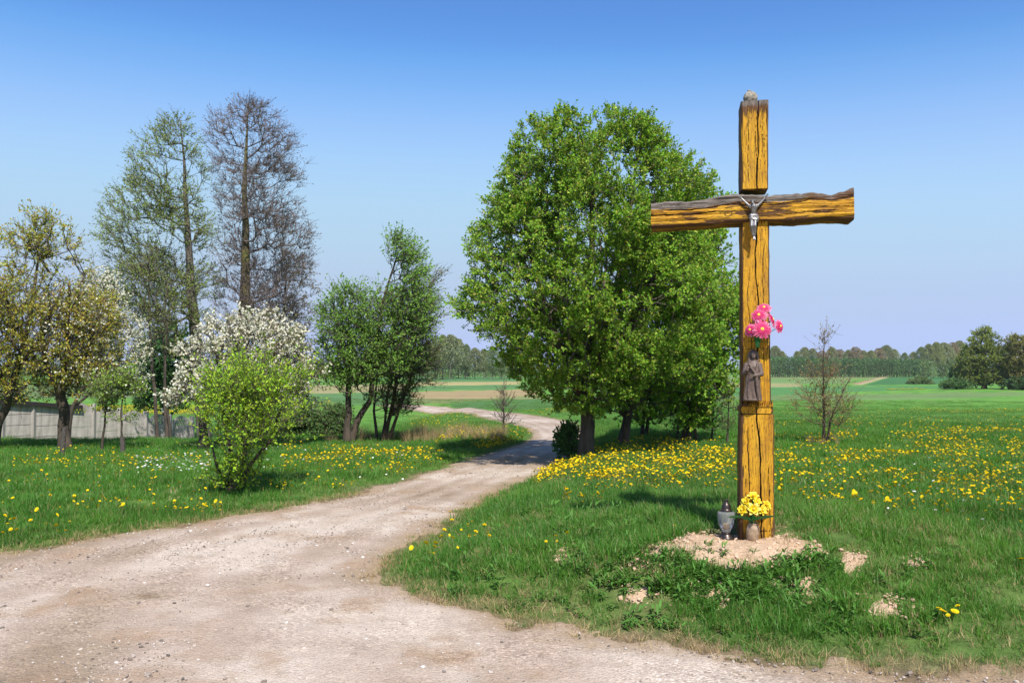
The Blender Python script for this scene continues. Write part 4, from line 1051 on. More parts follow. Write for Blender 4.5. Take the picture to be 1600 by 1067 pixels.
# clump of young trees by the ditch
G_CLP = [(.17, .34, .055), (.21, .38, .065), (.14, .29, .045), (.27, .39, .085)]
bs = tree_frame(541, 692)
tb = build_tree(41, prof_px([(432, 540, 562), (465, 510, 585), (520, 490, 600), (570, 485, 600), (610, 495, 590), (640, 510, 575)], bs), [trunk_px([(542, 692, .075), (543, 640, .065), (545, 560, .04), (548, 458, .005)], bs)],
    430, True, 6, (.12, .45), 5, (.034, .06), .7, G_CLP, [3, 3, 2, 1], gap=.45, shell=.65, alpha=.15, twigm='twig', low_bare=.9)
place_tree('ditch_tree', tb, bs, 'rounded green tree, leftmost of the clump beside the tall dry grass')
bs = tree_frame(549, 692)
tb = build_tree(42, prof_px([(372, 612, 645), (400, 590, 662), (440, 570, 668), (490, 560, 670), (540, 555, 665), (590, 555, 650)], bs), [trunk_px([(547, 692, .07), (560, 655, .065), (578, 625, .06), (582, 560, .05), (600, 470, .03), (628, 380, .01)], bs)],
    480, True, 6, (.15, .5), 5, (.034, .062), .7, G_CLP, [3, 3, 1.5, 1.5], gap=.5, shell=.65, alpha=.15, wind=(.55, 0, .05), twigm='twig', low_bare=1.0)
place_tree('ditch_tree', tb, bs, 'tallest wind-blown green tree of the clump, with its trunk bent low')
bs = tree_frame(602, 690)
tb = build_tree(43, prof_px([(425, 640, 690), (460, 620, 690), (520, 590, 680), (570, 580, 680), (620, 585, 670), (650, 590, 655)], bs), [trunk_px([(600, 692, .05), (612, 640, .045), (625, 560, .03), (655, 440, .01)], bs), trunk_px([(590, 690, .035), (583, 640, .03), (590, 540, .02), (600, 480, .008)], bs, .15), trunk_px([(606, 692, .04), (622, 650, .035), (645, 590, .025), (672, 470, .008)], bs, -.15), trunk_px([(596, 692, .03), (602, 640, .028), (606, 560, .015)], bs, .25)],
    400, True, 6, (.15, .5), 3.0, (.035, .06), .65, [(.16, .23, .06), (.20, .19, .075), (.18, .15, .085), (.13, .22, .055)], [3, 2, 2, 3], gap=.45, shell=.7, alpha=.12, wind=(.45, 0, .05), twigm='twig', low_bare=.5)
place_tree('ditch_tree', tb, bs, 'many-stemmed browner tree, rightmost of the clump by the ditch')
# low hedge-like brambles left of the clump
for i, (u, dp, l, r, top, lab) in enumerate(((470, 22.5, 432, 505, 628, 'low dark bramble bush right of the bright green bush'), (520, 23, 485, 560, 640, 'low dark bramble bush at the foot of the ditch clump'))):
    bs = tree_frame(u, depth=dp)
    tb = build_tree(50 + i, prof_px([(top, u - 15, u + 18), (top + 18, l + 8, r - 5), (top + 40, l, r), (top + 66, l, r)], bs), [trunk_px([(u + d, 695, .02), (u + d * 2, 665, .015), (u + d * 3, top + 8, .004)], bs, .05 * d / 5) for d in (-8, -3, 3, 9)],
        420, True, 6, (.1, .3), 3.2, (.05, .08), .65, [(.08, .17, .045), (.11, .20, .055), (.16, .17, .07)], [3, 3, 1], gap=.35, shell=.6, twigm='twig', low_bare=.1)
    place_tree('bramble_bush', tb, bs, lab, 'bush')
# saplings and shrubs
bs = tree_frame(787, 676)
tb = build_tree(61, prof_px([(606, 784, 792), (625, 770, 802), (645, 764, 810), (662, 772, 802)], bs), [trunk_px([(787, 676, .03), (787, 645, .02), (788, 606, .005)], bs)], 40, True, 4, (.12, .4), 1.2, (.035, .06), .6, [(.18, .22, .08), (.22, .19, .09)], [1, 1], gap=.3, shell=.8, twigm='twig', twig_r=.006, alpha=.12)
place_tree('roadside_sapling', tb, bs, 'small thin twiggy sapling on the verge inside the road bend', 'sapling')
bs = tree_frame(888, 716)
tb = build_tree(62, prof_px([(666, 880, 896), (680, 872, 903), (700, 870, 904), (712, 876, 902)], bs), [trunk_px([(888, 716, .015), (884, 695, .012), (868, 676, .004)], bs), trunk_px([(890, 716, .015), (896, 690, .01), (893, 662, .004)], bs, .05)], 130, True, 5, (.06, .2), 3, (.05, .085), .7, [(.07, .17, .04), (.10, .21, .05)], [1, 1], gap=.3, shell=.7, tip=.003, twigm='twig')
place_tree('roadside_shrub', tb, bs, 'small dark green shrub against the large tree trunk by the road', 'shrub')
for i, (u, v, top, lab) in enumerate(((1136, 692, 590, 'thin sapling in the shade, nearest the cross of the three'), (1112, 690, 610, 'thin sapling between the multi-stemmed tree and the cross'), (1058, 688, 625, 'thin sapling in the shade left of the multi-stemmed tree'))):
    bs = tree_frame(u, v)
    tb = build_tree(64 + i, prof_px([(top, u - 4, u + 6), (top + 30, u - 14, u + 16), (top + 60, u - 16, u + 16), (v - 18, u - 8, u + 8)], bs), [trunk_px([(u, v, .02), (u + 2, v - 40, .015), (u + 4, top, .004)], bs)], 45, True, 4, (.1, .35), 1.6, (.04, .07), .6, [(.16, .25, .06), (.22, .23, .08)], [2, 1], gap=.2, shell=.8, twigm='twig', alpha=.12)
    place_tree('shade_sapling', tb, bs, lab, 'sapling', 'thin saplings behind the large tree')
bs = tree_frame(1289, 693)
tb = build_tree(63, prof_px([(514, 1286, 1292), (545, 1280, 1296), (570, 1274, 1304), (595, 1258, 1325), (625, 1245, 1335), (650, 1250, 1332), (670, 1270, 1310)], bs), [trunk_px([(1287, 693, .030), (1287, 640, .024), (1286, 580, .015), (1289, 516, .005)], bs), trunk_px([(1292, 693, .024), (1296, 655, .02), (1303, 630, .015), (1322, 590, .006)], bs, -.08)],
    150, True, 4, (.12, .5), 1.7, (.03, .055), .6, [(.30, .22, .08), (.28, .32, .08), (.33, .27, .10)], [3, 1.5, 1], gap=.35, shell=.85, twig_r=.0035, twigm='twig_red', alpha=.10, curve=-.15, tip=.0042, low_bare=.4)
place_tree('bare_sapling', tb, bs, 'nearly bare reddish sapling standing alone in the right-hand meadow', 'sapling')

# trees at the right, beyond the meadow
def far_base(u, y):
    x = float(at_depth(np.array([float(u)]), np.array([600.]), np.array([float(y)]))[0, 0]); return np.array([x, y, gz(x, y)])
G_FAR = [(.24, .30, .06), (.29, .35, .07), (.20, .27, .06)]
bs = far_base(1540, 175)
tb = build_tree(71, prof_px([(514, 1530, 1552), (530, 1514, 1562), (555, 1502, 1570), (580, 1497, 1573), (602, 1502, 1570)], bs), [trunk_px([(1538, 606, .5), (1539, 580, .4), (1541, 520, .1)], bs)], 620, True, 7, (.4, 1.2), 8, (.16, .30), .8, G_FAR, [3, 2, 2], gap=.3, shell=.6, tip=.03, twig_r=.03, gapf=.3, seg=1.5)
place_tree('round_tree', tb, bs, 'broad yellow-green tree at the far right edge of the meadow')
bs = far_base(1598, 170)
tb = build_tree(72, prof_px([(526, 1580, 1615), (550, 1570, 1630), (580, 1568, 1635), (602, 1572, 1630)], bs), [trunk_px([(1598, 608, .45), (1599, 580, .35), (1600, 530, .1)], bs)], 620, True, 7, (.4, 1.2), 7, (.16, .30), .8, [(.27, .28, .08), (.30, .27, .09), (.22, .25, .07)], [2, 2, 1], gap=.3, shell=.6, tip=.03, twig_r=.03, gapf=.3, seg=1.5)
place_tree('round_tree', tb, bs, 'brownish-green tree cut by the right edge of the photograph')
def far_bush(seed, u, y, l, r, top, bot, cols, label, cat='bush'):
    bs = far_base(u, y)
    tb = build_tree(seed, prof_px([(top, u - (u - l) * .3, u + (r - u) * .3), (top + (bot - top) * .35, l + 2, r - 2), (bot, l, r)], bs), [trunk_px([(u, bot + 2, .2), (u, (top + bot) / 2, .12), (u, top + 2, .05)], bs)], 200, True, 6, (.3, .8), 7, (.16, .28), .8, cols, [1] * len(cols), gap=.2, shell=.6, tip=.02, twig_r=.02, seg=1.5, gapf=.3)
    return place_tree('far_bush', tb, bs, label, cat, 'bushes at the far side of the right meadow')
far_bush(73, 1500, 182, 1481, 1516, 569, 604, [(.08, .18, .06), (.10, .20, .065)], 'round bright green bush left of the broad far tree')
far_bush(74, 1494, 172, 1468, 1514, 594, 605, [(.10, .21, .065), (.12, .22, .07)], 'low wide bush in front of the round bright green bush')
far_bush(75, 1590, 168, 1572, 1620, 590, 607, [(.07, .15, .05), (.08, .16, .055)], 'low dark bush under the brownish far tree')
far_bush(76, 1438, 230, 1418, 1458, 590, 602, [(.15, .23, .085), (.16, .24, .085)], 'pale green reedy bush at the end of the dark field strip')

# the far wood: an even plantation and a row of single tall trees
def simple_tree(seed, h, w, cols, nl, ls, slim=False, trunk=.25, base=.25):
    rg = np.random.default_rng(seed)
    z = base * h + (1 - base) * h * rg.random(nl * 2); tz = (z / h - base) / (1 - base)
    rad = w / 2 * np.sin(np.pi * np.clip(tz * .86 + .12, 0, 1))**.7
    ph = rg.random(nl * 2) * 2 * np.pi; rho = rg.random(nl * 2)**.55
    lob = .75 + .5 * noise(np.cos(ph) * 1.5 + 4, np.sin(ph) * 1.5, z / w * 3, seed)
    p = np.stack([rad * rho * lob * np.cos(ph), rad * rho * lob * np.sin(ph), z], -1)
    p = p[noise(p[:, 0] / w * 5, p[:, 1] / w * 5, p[:, 2] / w * 5, seed + 1) > .36][:nl]; n = len(p)
    c = palette(n, cols, [1] * len(cols), rg, .18)
    leaf = leaf_mesh('crown', p, rg.normal(0, 1, (n, 3)), rg.uniform(ls * .7, ls * 1.3, n), .8, c, rg, M['leaf'], .3)
    V, fs = tube([(0, 0, -.6), (0, 0, h * .5), (rg.normal(0, .1), 0, h * .9)], [trunk, trunk * .6, trunk * .15], 6)
    # a few limbs
    bag = Bag(); bag.add(V, fs)
    for k in range(8):
        a = rg.random() * 6.28; z0 = h * rg.uniform(.25, .75); bag.add(*tube([(0, 0, z0), (w * .22 * math.cos(a), w * .22 * math.sin(a), z0 + w * .2)], [trunk * .35, trunk * .1], 4))
    return {'trunk': bag.mesh('trunk', M['bark_grey']), 'crown': leaf}
FC = [[(.23, .26, .11), (.26, .29, .12)], [(.28, .24, .15), (.30, .235, .155)], [(.18, .24, .10), (.20, .26, .11)], [(.26, .29, .15), (.23, .26, .15)]]
kinds = [simple_tree(200 + i, (15, 14, 16, 13)[i], (9, 8.5, 8, 9)[i], FC[i], 4200, .45) for i in range(4)]
def copy_tree(parts, loc, sc, rz, label, group):
    t = thing('wood_tree', loc, label, 'tree', group, rz); t.scale = sc
    for k, me in parts.items():
        o = link(k, me, t)
        if k == 'crown': o['kind'] = 'stuff'
rg = np.random.default_rng(5)
far_row = [(1196, 538), (1212, 541), (1222, 549), (1246, 549), (1258, 543), (1270, 545), (1284, 547), (1300, 543), (1312, 545), (1326, 547), (1338, 541), (1350, 548), (1362, 548), (1374, 543), (1386, 540), (1398, 546), (1414, 551), (1428, 550), (1440, 542), (1452, 538), (1464, 535), (1476, 536), (1488, 534), (1500, 533), (1520, 540), (1562, 540), (1576, 541)]
kn_lab = ['light olive tree crown rising over the far plantation', 'brownish half-bare crown rising over the far plantation', 'darker green tall crown rising over the far plantation', 'pale thin crown rising over the far plantation']
for i, (u, top) in enumerate(far_row):
    y = 440 + rg.uniform(-20, 30); bs = far_base(u, y); kd = int(rg.integers(0, 4))
    h = (at_depth(np.array([float(u)]), np.array([float(top)]), np.array([y]))[0, 2] - bs[2]); s = h / (15, 14, 16, 13)[kd]
    copy_tree(kinds[kd], bs, (s * rg.uniform(.75, 1.05), s * .9, s), rg.random() * 6.28, kn_lab[kd] + (', between cross and bare sapling' if u < 1290 else ', right of the bare sapling' if u < 1400 else ', near the broad far tree'), 'single trees of the far wood at the right')
cen_row = [(640, 545), (655, 540), (668, 534), (680, 530), (692, 524), (704, 524), (716, 530), (728, 538), (742, 544), (756, 546), (770, 541), (784, 548), (800, 545), (816, 550), (600, 545), (575, 548), (552, 545)]
lab2 = ['light olive tree of the far wood between clump and large tree', 'brownish half-bare tree of the far wood between clump and large tree', 'darker green tree of the far wood between clump and large tree', 'pale thin tree of the far wood between clump and large tree']
for i, (u, top) in enumerate(cen_row):
    y = 330 + rg.uniform(-15, 30); bs = far_base(u, y); kd = int(rg.choice([0, 2, 2, 3]))
    h = (at_depth(np.array([float(u)]), np.array([float(top)]), np.array([y]))[0, 2] - bs[2]); s = h / (15, 14, 16, 13)[kd]
    copy_tree(kinds[kd], bs, (s * rg.uniform(.8, 1.1), s * .9, s), rg.random() * 6.28, lab2[kd].replace('between clump and large tree', 'behind the ditch clump' if u < 660 else 'over the road bend' if u < 740 else 'beside the large tree'), 'trees of the far wood seen behind the road')
def mass(name, pos, hs, ws, cols, per, ls, seed):
    """a wood that reads as one mass: many narrow crowns in one object"""
    rg = np.random.default_rng(seed); P, T = [], Bag()
    for p, h, w in zip(pos, hs, ws):
        z = h * (.12 + .88 * rg.random(per)); ph = rg.random(per) * 6.28
        rad = w / 2 * np.sin(np.pi * np.clip(z / h * .8 + .16, 0, 1))**.6 * rg.random(per)**.5
        P.append(np.stack([p[0] + rad * np.cos(ph), p[1] + rad * np.sin(ph), p[2] + z], -1))
        V, fs = tube([p - [0, 0, .5], p + [0, 0, h * .8]], [.14, .05], 5, False); T.add(V, fs)
    P = np.concatenate(P); n = len(P)
    cl = np.repeat(np.exp(rg.normal(0, .18, len(pos))), per)
    o = link(name, leaf_mesh(name, P, rg.normal(0, 1, (n, 3)), rg.uniform(ls * .7, ls * 1.3, n), .8, palette(n, cols, [1] * len(cols), rg, .15, cl), rg, M['leaf'], .3)); tag(o, kind='stuff')
    tr = link(name + '_trunks', T.mesh('trunks', M['bark_grey']), o); tr['kind'] = 'stuff'
    return o
us = np.arange(1196, 1452, 2.6); pos, hs = [], []
for row in range(3):
    for u in us + rg.uniform(-1.2, 1.2, len(us)):
        y = 405 + row * 7 + rg.uniform(-2, 2); bs = far_base(u, y); pos.append(bs)
        top = 557.5 + (u - 1196) * .02 + rg.uniform(-1.5, 2)
        hs.append(at_depth(np.array([float(u)]), np.array([float(top)]), np.array([y]))[0, 2] - bs[2])
mass('plantation_wood', pos, hs, np.full(len(pos), 2.6), [(.105, .20, .075), (.125, .225, .08), (.09, .18, .07)], 90, .55, 301)
pos, hs = [], []
for u in np.concatenate([np.arange(-200, 320, 5.0), np.arange(480, 850, 4.0), np.arange(1440, 1700, 5.0)]):
    y = 360 + rg.uniform(-20, 40); bs = far_base(u + rg.uniform(-2, 2), y); pos.append(bs); top = rg.uniform(556, 572)
    hs.append(at_depth(np.array([float(u)]), np.array([top]), np.array([y]))[0, 2] - bs[2])
mass('far_wood', pos, hs, np.full(len(pos), 4.5), [(.13, .21, .085), (.155, .225, .09), (.175, .215, .10)], 200, .6, 302)

# ------------------------------------------------------------------ concrete panel fence, stakes, low shed
b = MB('cast_concrete'); ps = b.obj(); n1 = b.noise(ps, 3.5, 6, .65); n2 = b.noise(b.scale(ps, (9, 9, .7)), 1, 5, .6)
col = b.ramp(n1, [(.3, (.31, .28, .255)), (.7, (.42, .38, .355))]); col = b.mix(1.0, col, b.ramp(n2, [(.35, (.68, .67, .66)), (.6, (1.05, 1.05, 1.05))]), 'MULTIPLY')
M['concrete'] = b.done(b.pbr(col, .9, b.bump(b.noise(ps, 60, 5), .5, .01)))
M['roofing'] = plain('dark_roof_felt', (.014, .011, .010), .85, .3, 6, .4, .01)
fence_px = [(-46, 626), (4, 628.5), (52, 630), (99, 631.5), (146, 633), (187, 640), (228, 645), (265, 650), (300, 653)]
def fline(u):
    a_, c_ = np.array([(4 - 800) / F * 28.2, 28.2]), np.array([(300 - 800) / F * 34.0, 34.0]); k_ = (u - 800) / F; d_ = c_ - a_
    return float(a_[1] + d_[1] * ((k_ * a_[1] - a_[0]) / (d_[0] - k_ * d_[1])))
PT = [at_depth(np.array([float(u)]), np.array([float(top)]), np.array([fline(u)]))[0] for u, top in fence_px]
fence = thing('concrete_fence', (PT[0][0], PT[0][1], gz(PT[0][0], PT[0][1])), 'grey concrete panel fence with wavy pierced tops behind the orchard trees', 'fence')
fo = np.array(fence.location)
for p in PT:
    V, fs = box(-.075, .075, -.075, .075, -1.75, .06)
    bm = mesh_np('fence_post', V, fs, M['concrete']); o = link('fence_post', bm, fence, p - fo)
SEGN = 24
for i in range(len(PT) - 1):
    a, c = PT[i], PT[i + 1]; d = c - a; L = math.hypot(d[0], d[1]); ang = math.atan2(d[1], d[0]); wavy = i >= 3
    ztop = min(a[2], c[2]) - (0.0 if not wavy else .04); hgt = 0.36
    x0, x1 = .08, L - .08
    for r in range(4 if not wavy else 4):
        z1 = ztop - r * hgt - (.0 if r == 0 else .004); z0 = ztop - (r + 1) * hgt + .008
        if r == 0 and wavy:
            xs = np.linspace(x0, x1, SEGN); q = (xs - x0) / (x1 - x0)
            zt_ = z1 - .02 + .17 * np.sin(np.pi * q)**1.6
            # pierced band: slab with diamond holes made from a lattice of small cells
            bag = Bag(); nx, nz_ = 46, 22
            gx_, gq = np.meshgrid(np.arange(nx), np.arange(nz_)); gx_, gq = gx_.ravel(), gq.ravel()
            for cx_, cz_ in zip(gx_, gq):
                u0, u1 = cx_ / nx, (cx_ + 1) / nx; w0, w1 = cz_ / nz_, (cz_ + 1) / nz_
                um = (u0 + u1) / 2; tz = np.interp(x0 + (x1 - x0) * um, xs, zt_); zz_ = z0 + (tz - z0) * (w0 + w1) / 2
                hole = False
                for hr, (hc, cnt) in enumerate(((.16, 5), (.26, 4), (.34, 3))):
                    for h in range(cnt):
                        hxp = .5 + (h - (cnt - 1) / 2) * .12
                        if abs(um - hxp) / .048 + abs(zz_ - (z0 + hc)) / .052 < 1: hole = True
                if hole: continue
                t0 = np.interp(x0 + (x1 - x0) * u0, xs, zt_); t1 = np.interp(x0 + (x1 - x0) * u1, xs, zt_)
                xa, xb = x0 + (x1 - x0) * u0, x0 + (x1 - x0) * u1
                za0, za1 = z0 + (t0 - z0) * w0, z0 + (t0 - z0) * w1; zb0, zb1 = z0 + (t1 - z0) * w0, z0 + (t1 - z0) * w1
                V = np.array([[xa, -.022, za0], [xb, -.022, zb0], [xa, .022, za0], [xb, .022, zb0], [xa, -.022, za1], [xb, -.022, zb1], [xa, .022, za1], [xb, .022, zb1]])
                bag.add(V, box(0, 1, 0, 1, 0, 1)[1])
            me = bag.mesh('fence_panel', M['concrete'])
            bm = bmesh.new(); bm.from_mesh(me); bmesh.ops.remove_doubles(bm, verts=bm.verts, dist=.0005)
            # drop the inner walls shared by neighbouring cells
            seen = {}
            for f in bm.faces: seen.setdefault(tuple(sorted(v.index for v in f.verts)), []).append(f)
            bmesh.ops.delete(bm, geom=[f for l_ in seen.values() if len(l_) > 1 for f in l_], context='FACES')
            bm.to_mesh(me); bm.free()
        else:
            bag = Bag(); bag.add(*box(x0, x1, -.022, .022, z0, z1))
            if r > 0 or not wavy:            # cast vertical ribs on the face
                nr_ = 14
                for k in range(nr_):
                    xa = x0 + (x1 - x0) * (k + .14) / nr_; bag.add(*box(xa, xa + (x1 - x0) / nr_ * .86, -.026, -.0225, z0 + .008, z1 - .008))
            me = bag.mesh('fence_panel', M['concrete'])
        o = link('fence_panel', me, fence, (a[0] - fo[0], a[1] - fo[1], -fo[2]), (0, 0, ang))
# roof of the low shed behind the first panels
def P3(u, v, y): return at_depth(np.array([float(u)]), np.array([float(v)]), np.array([float(y)]))[0]
ra_, rb_ = P3(-60, 624, fline(-60)), P3(126, 637.0, fline(126))
shed = thing('low_shed', (ra_[0], ra_[1], gz(ra_[0], ra_[1])), 'low shed with a dark flat roof behind the concrete fence at left', 'shed')
so_ = np.array(shed.location); dirv = unit(rb_ - ra_); side = np.array([-dirv[1], dirv[0], 0]); side = side / np.linalg.norm(side)
def slab(a, c, s0, s1, t0, t1):
    V = np.array([p + side * s + np.array([0, 0, z]) for z in (t0, t1) for s in (s0, s1) for p in (a, c)]) - so_
    return V, box(0, 1, 0, 1, 0, 1)[1]
bag = Bag(); bag.add(*slab(ra_, rb_, -.16, 2.6, -.05, .09)); link('roof', bag.mesh('roof', M['roofing']), shed)
bag = Bag(); bag.add(*slab(ra_ + dirv * .2, rb_ - dirv * .3, .12, .24, -1.7, -.052)); bag.add(*slab(ra_ + dirv * .2, rb_ - dirv * .3, 2.3, 2.4, -1.7, -.052)); link('wall', bag.mesh('wall', M['concrete']), shed)
M['oldwood'] = plain('old_grey_wood', (.07, .058, .05), .9, .4, 25, .8, .01)
for (u, v, tu, tv, r, lab) in ((97, 711, 101, 668, .05, 'dark leaning wooden stake before the thick-trunked fruit tree'), (192, 709, 191, 682, .055, 'short dark wooden stake at the foot of the young staked tree')):
    p = gpt(u, v); q = P3(tu, tv, p[1]) - p
    V, fs = tube([(0, 0, -.15), q * .5, q], [r, r * .9, r * .8], 9)
    tag(link('wooden_stake', mesh_np('wooden_stake', V, fs, M['oldwood']), None, p), lab, 'stake')

# ------------------------------------------------------------------ grass, flowers, gravel
def scatter(name, P, rot, scl, idx, sources, label=None):
    """one object that instances tufts on its own points"""
    coll = bpy.data.collections.new(name + '_sources')
    for k, me in enumerate(sources):
        o = bpy.data.objects.new('%s_source_%c' % (name, 97 + k), me); coll.objects.link(o)
    me = bpy.data.meshes.new(name); me.vertices.add(len(P)); me.vertices.foreach_set('co', np.asarray(P, np.float32).ravel())
    a = me.attributes.new('rot', 'FLOAT_VECTOR', 'POINT'); a.data.foreach_set('vector', np.asarray(rot, np.float32).ravel())
    a = me.attributes.new('scl', 'FLOAT_VECTOR', 'POINT'); a.data.foreach_set('vector', np.asarray(scl, np.float32).ravel())
    a = me.attributes.new('idx', 'INT', 'POINT'); a.data.foreach_set('value', np.asarray(idx, np.int32))
    me.update()
    ng = bpy.data.node_groups.new(name + '_nodes', 'GeometryNodeTree')
    ng.interface.new_socket('Geometry', in_out='INPUT', socket_type='NodeSocketGeometry'); ng.interface.new_socket('Geometry', in_out='OUTPUT', socket_type='NodeSocketGeometry')
    N = ng.nodes; gi = N.new('NodeGroupInput'); go = N.new('NodeGroupOutput'); ip = N.new('GeometryNodeInstanceOnPoints'); ci = N.new('GeometryNodeCollectionInfo')
    ci.inputs['Collection'].default_value = coll; ci.inputs['Separate Children'].default_value = True; ci.inputs['Reset Children'].default_value = True
    def na(nm, ty):
        x = N.new('GeometryNodeInputNamedAttribute'); x.data_type = ty; x.inputs['Name'].default_value = nm; return x.outputs['Attribute']
    ng.links.new(gi.outputs[0], ip.inputs['Points']); ng.links.new(ci.outputs[0], ip.inputs['Instance'])
    ip.inputs['Pick Instance'].default_value = True
    ng.links.new(na('idx', 'INT'), ip.inputs['Instance Index']); ng.links.new(na('rot', 'FLOAT_VECTOR'), ip.inputs['Rotation']); ng.links.new(na('scl', 'FLOAT_VECTOR'), ip.inputs['Scale'])
    ng.links.new(ip.outputs[0], go.inputs[0])
    o = link(name, me); m = o.modifiers.new('scatter', 'NODES'); m.node_group = ng
    return tag(o, label, kind='stuff')

b = MB('grass_blade'); h = b.attr('tip', 'Fac'); rb = b.attr('rnd', 'Fac'); oi = b.n('ShaderNodeObjectInfo'); ps = b.pos()
zone = b.noise(ps, .45, 4, .6); zone2 = b.noise(ps, 2.4, 3, .6)
c1 = b.ramp(zone, [(.3, (.038, .152, .021)), (.5, (.062, .206, .025)), (.7, (.112, .268, .031))])
c1 = b.mix(1.0, c1, b.ramp(zone2, [(.3, (.66, .72, .78)), (.7, (1.25, 1.18, 1.0))]), 'MULTIPLY')
c1 = b.mix(b.mapr(rb, .0, 1.0, .0, .55), c1, (.14, .29, .045))
c1 = b.mix(b.mapr(rb, .90, .94), c1, (.30, .27, .11))
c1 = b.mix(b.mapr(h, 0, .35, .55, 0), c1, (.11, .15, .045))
p_ = b.pbr(c1, .45, Specular_IOR_Level=.35); tl_ = b.n('ShaderNodeBsdfTranslucent'); b.l(b.mix(1.0, c1, (1.15, 1.1, .4), 'MULTIPLY'), tl_.inputs[0])
mx_ = b.n('ShaderNodeMixShader'); mx_.inputs[0].default_value = .35; b.l(p_, mx_.inputs[1]); b.l(tl_.outputs[0], mx_.inputs[2]); M['grass'] = b.done(mx_.outputs[0])
def tan_mat(name, c, d):
    b = MB(name); r_ = b.attr('rnd', 'Fac'); return b.done(b.pbr(b.ramp(r_, [(0, c), (1, d)]), .8, Specular_IOR_Level=.2))
M['dry'] = tan_mat('dry_grass_blade', (.24, .165, .08), (.40, .31, .16))

def tuft(nbl, rad, h0, h1, w, lean, seed, mat, segs=3, stiff=1.0):
    rg = np.random.default_rng(seed); r_ = rad * np.sqrt(rg.random(nbl)); a = rg.random(nbl) * 6.28
    bx_, by_ = r_ * np.cos(a), r_ * np.sin(a); hh_ = rg.uniform(h0, h1, nbl); az = a + rg.normal(0, 1.2, nbl); ln = np.abs(rg.normal(0, lean, nbl)) + .08
    rnd = rg.random(nbl); wv = rg.random(nbl) * 6.28
    rows = []; tips = []
    for s in range(segs + 1):
        t = s / segs; out = ln * hh_ * t**1.7; z = hh_ * (t - .35 * ln * t**2 * stiff)
        cx_, cy_ = bx_ + np.cos(az) * out, by_ + np.sin(az) * out; ww = w * (1 - t**1.6) * .5
        if s < segs:
            rows += [np.stack([cx_ + np.cos(wv) * ww, cy_ + np.sin(wv) * ww, z], -1), np.stack([cx_ - np.cos(wv) * ww, cy_ - np.sin(wv) * ww, z], -1)]; tips += [np.full(nbl, t)] * 2
        else: rows += [np.stack([cx_, cy_, z], -1)]; tips += [np.ones(nbl)]
    k = 2 * segs + 1
    V = np.stack(rows, 1).reshape(-1, 3); tp = np.stack(tips, 1).ravel(); o = np.arange(nbl)[:, None] * k
    q = np.concatenate([o + np.array([2 * s, 2 * s + 1, 2 * s + 3, 2 * s + 2]) for s in range(segs - 1)]); tr = o + np.array([2 * segs - 2, 2 * segs - 1, 2 * segs])
    return mesh_np('tuft', V, [q, tr], mat, attrs={'tip': tp, 'rnd': np.repeat(rnd, k)})

def wedge(n, r0, r1, rg, half=40, power=1.0):
    th = R(half) * (rg.random(n) * 2 - 1); r = (r0**(2 * power) + (r1**(2 * power) - r0**(2 * power)) * rg.random(n))**(1 / (2 * power))
    return r * np.sin(th), r * np.cos(th)
rg = np.random.default_rng(77)
TREES_XY = CROSS_XY[None]
def grass_layer(name, n, r0, r1, srcs, smin, smax, power=1.0, edge=.22, sandk=1.0, half=40):
    x, y = wedge(n, r0, r1, rg, half, power)
    rd = sdist(x, y, ROAD) + (fbm(x * 3.1, y * 3.1, 0, 71) - .5) * .5 * .8
    keep = rng.random(n) < sstep(.08, -edge, rd)
    if sandk: keep &= rng.random(n) > sandk * (.30 + .70 * (np.hypot(x - cb[0] - .1, (y - cb[1] + .4)) < 1.15)) * sstep(-.08, .04, sand_sd(x, y) + (fbm(x * 7, y * 7, 0, 61) - .5) * .26)
    thin = np.maximum(sstep(.50, .64, fbm(x * 1.7, y * 1.7, 0, 57)), sstep(.42, .56, fbm(x * 2.3, y * 2.3, 0, 58)) * np.exp(-((x - .75) / .8)**2 - ((y - 6.5) / .7)**2)) * (y < 9) * (x > -1.2) * (x < 5)
    keep &= rng.random(n) > .72 * thin
    keep &= ((x - cb[0])**2 + (y - cb[1])**2) > .12
    x, y, rd = x[keep], y[keep], rd[keep]; z = ground(x, y) - .01
    m = len(x); s = rg.uniform(smin, smax, m) * (.45 + .55 * sstep(0.0, -.7, rd)) * (.7 + .6 * fbm(x * .9, y * .9, 0, 13))
    rot = np.stack([rg.normal(0, .1, m), rg.normal(0, .1, m), rg.random(m) * 6.28], -1)
    zs = s * rg.uniform(.8, 1.2, m)
    scatter(name, np.stack([x, y, z], -1), rot, np.stack([np.sqrt(s), np.sqrt(s), zs], -1), rg.integers(0, len(srcs), m), srcs)
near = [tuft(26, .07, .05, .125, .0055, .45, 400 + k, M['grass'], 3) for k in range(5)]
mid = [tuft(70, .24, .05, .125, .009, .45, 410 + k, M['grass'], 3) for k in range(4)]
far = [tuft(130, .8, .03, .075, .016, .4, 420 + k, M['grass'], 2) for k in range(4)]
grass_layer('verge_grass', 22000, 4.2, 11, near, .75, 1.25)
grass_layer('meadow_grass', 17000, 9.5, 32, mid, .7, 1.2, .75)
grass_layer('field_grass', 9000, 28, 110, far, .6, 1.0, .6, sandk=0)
# longer clumps on the bank
x, y = wedge(2600, 4.6, 10, rg, 38); k = (fbm(x * 1.3, y * 1.3, 0, 19) > .55) & (sdist(x, y, ROAD) < -.35) & (sand_sd(x, y) < -.05); x, y = x[k], y[k]; m = len(x)
longt = [tuft(30, .08, .10, .21, .007, .5, 430 + k, M['grass'], 4) for k in range(4)]
scatter('long_grass', np.stack([x, y, ground(x, y) - .01], -1), np.stack([rg.normal(0, .12, m), rg.normal(0, .12, m), rg.random(m) * 6.28], -1), np.repeat(rg.uniform(.6, 1.05, m)[:, None], 3, 1), rg.integers(0, 4, m), longt)
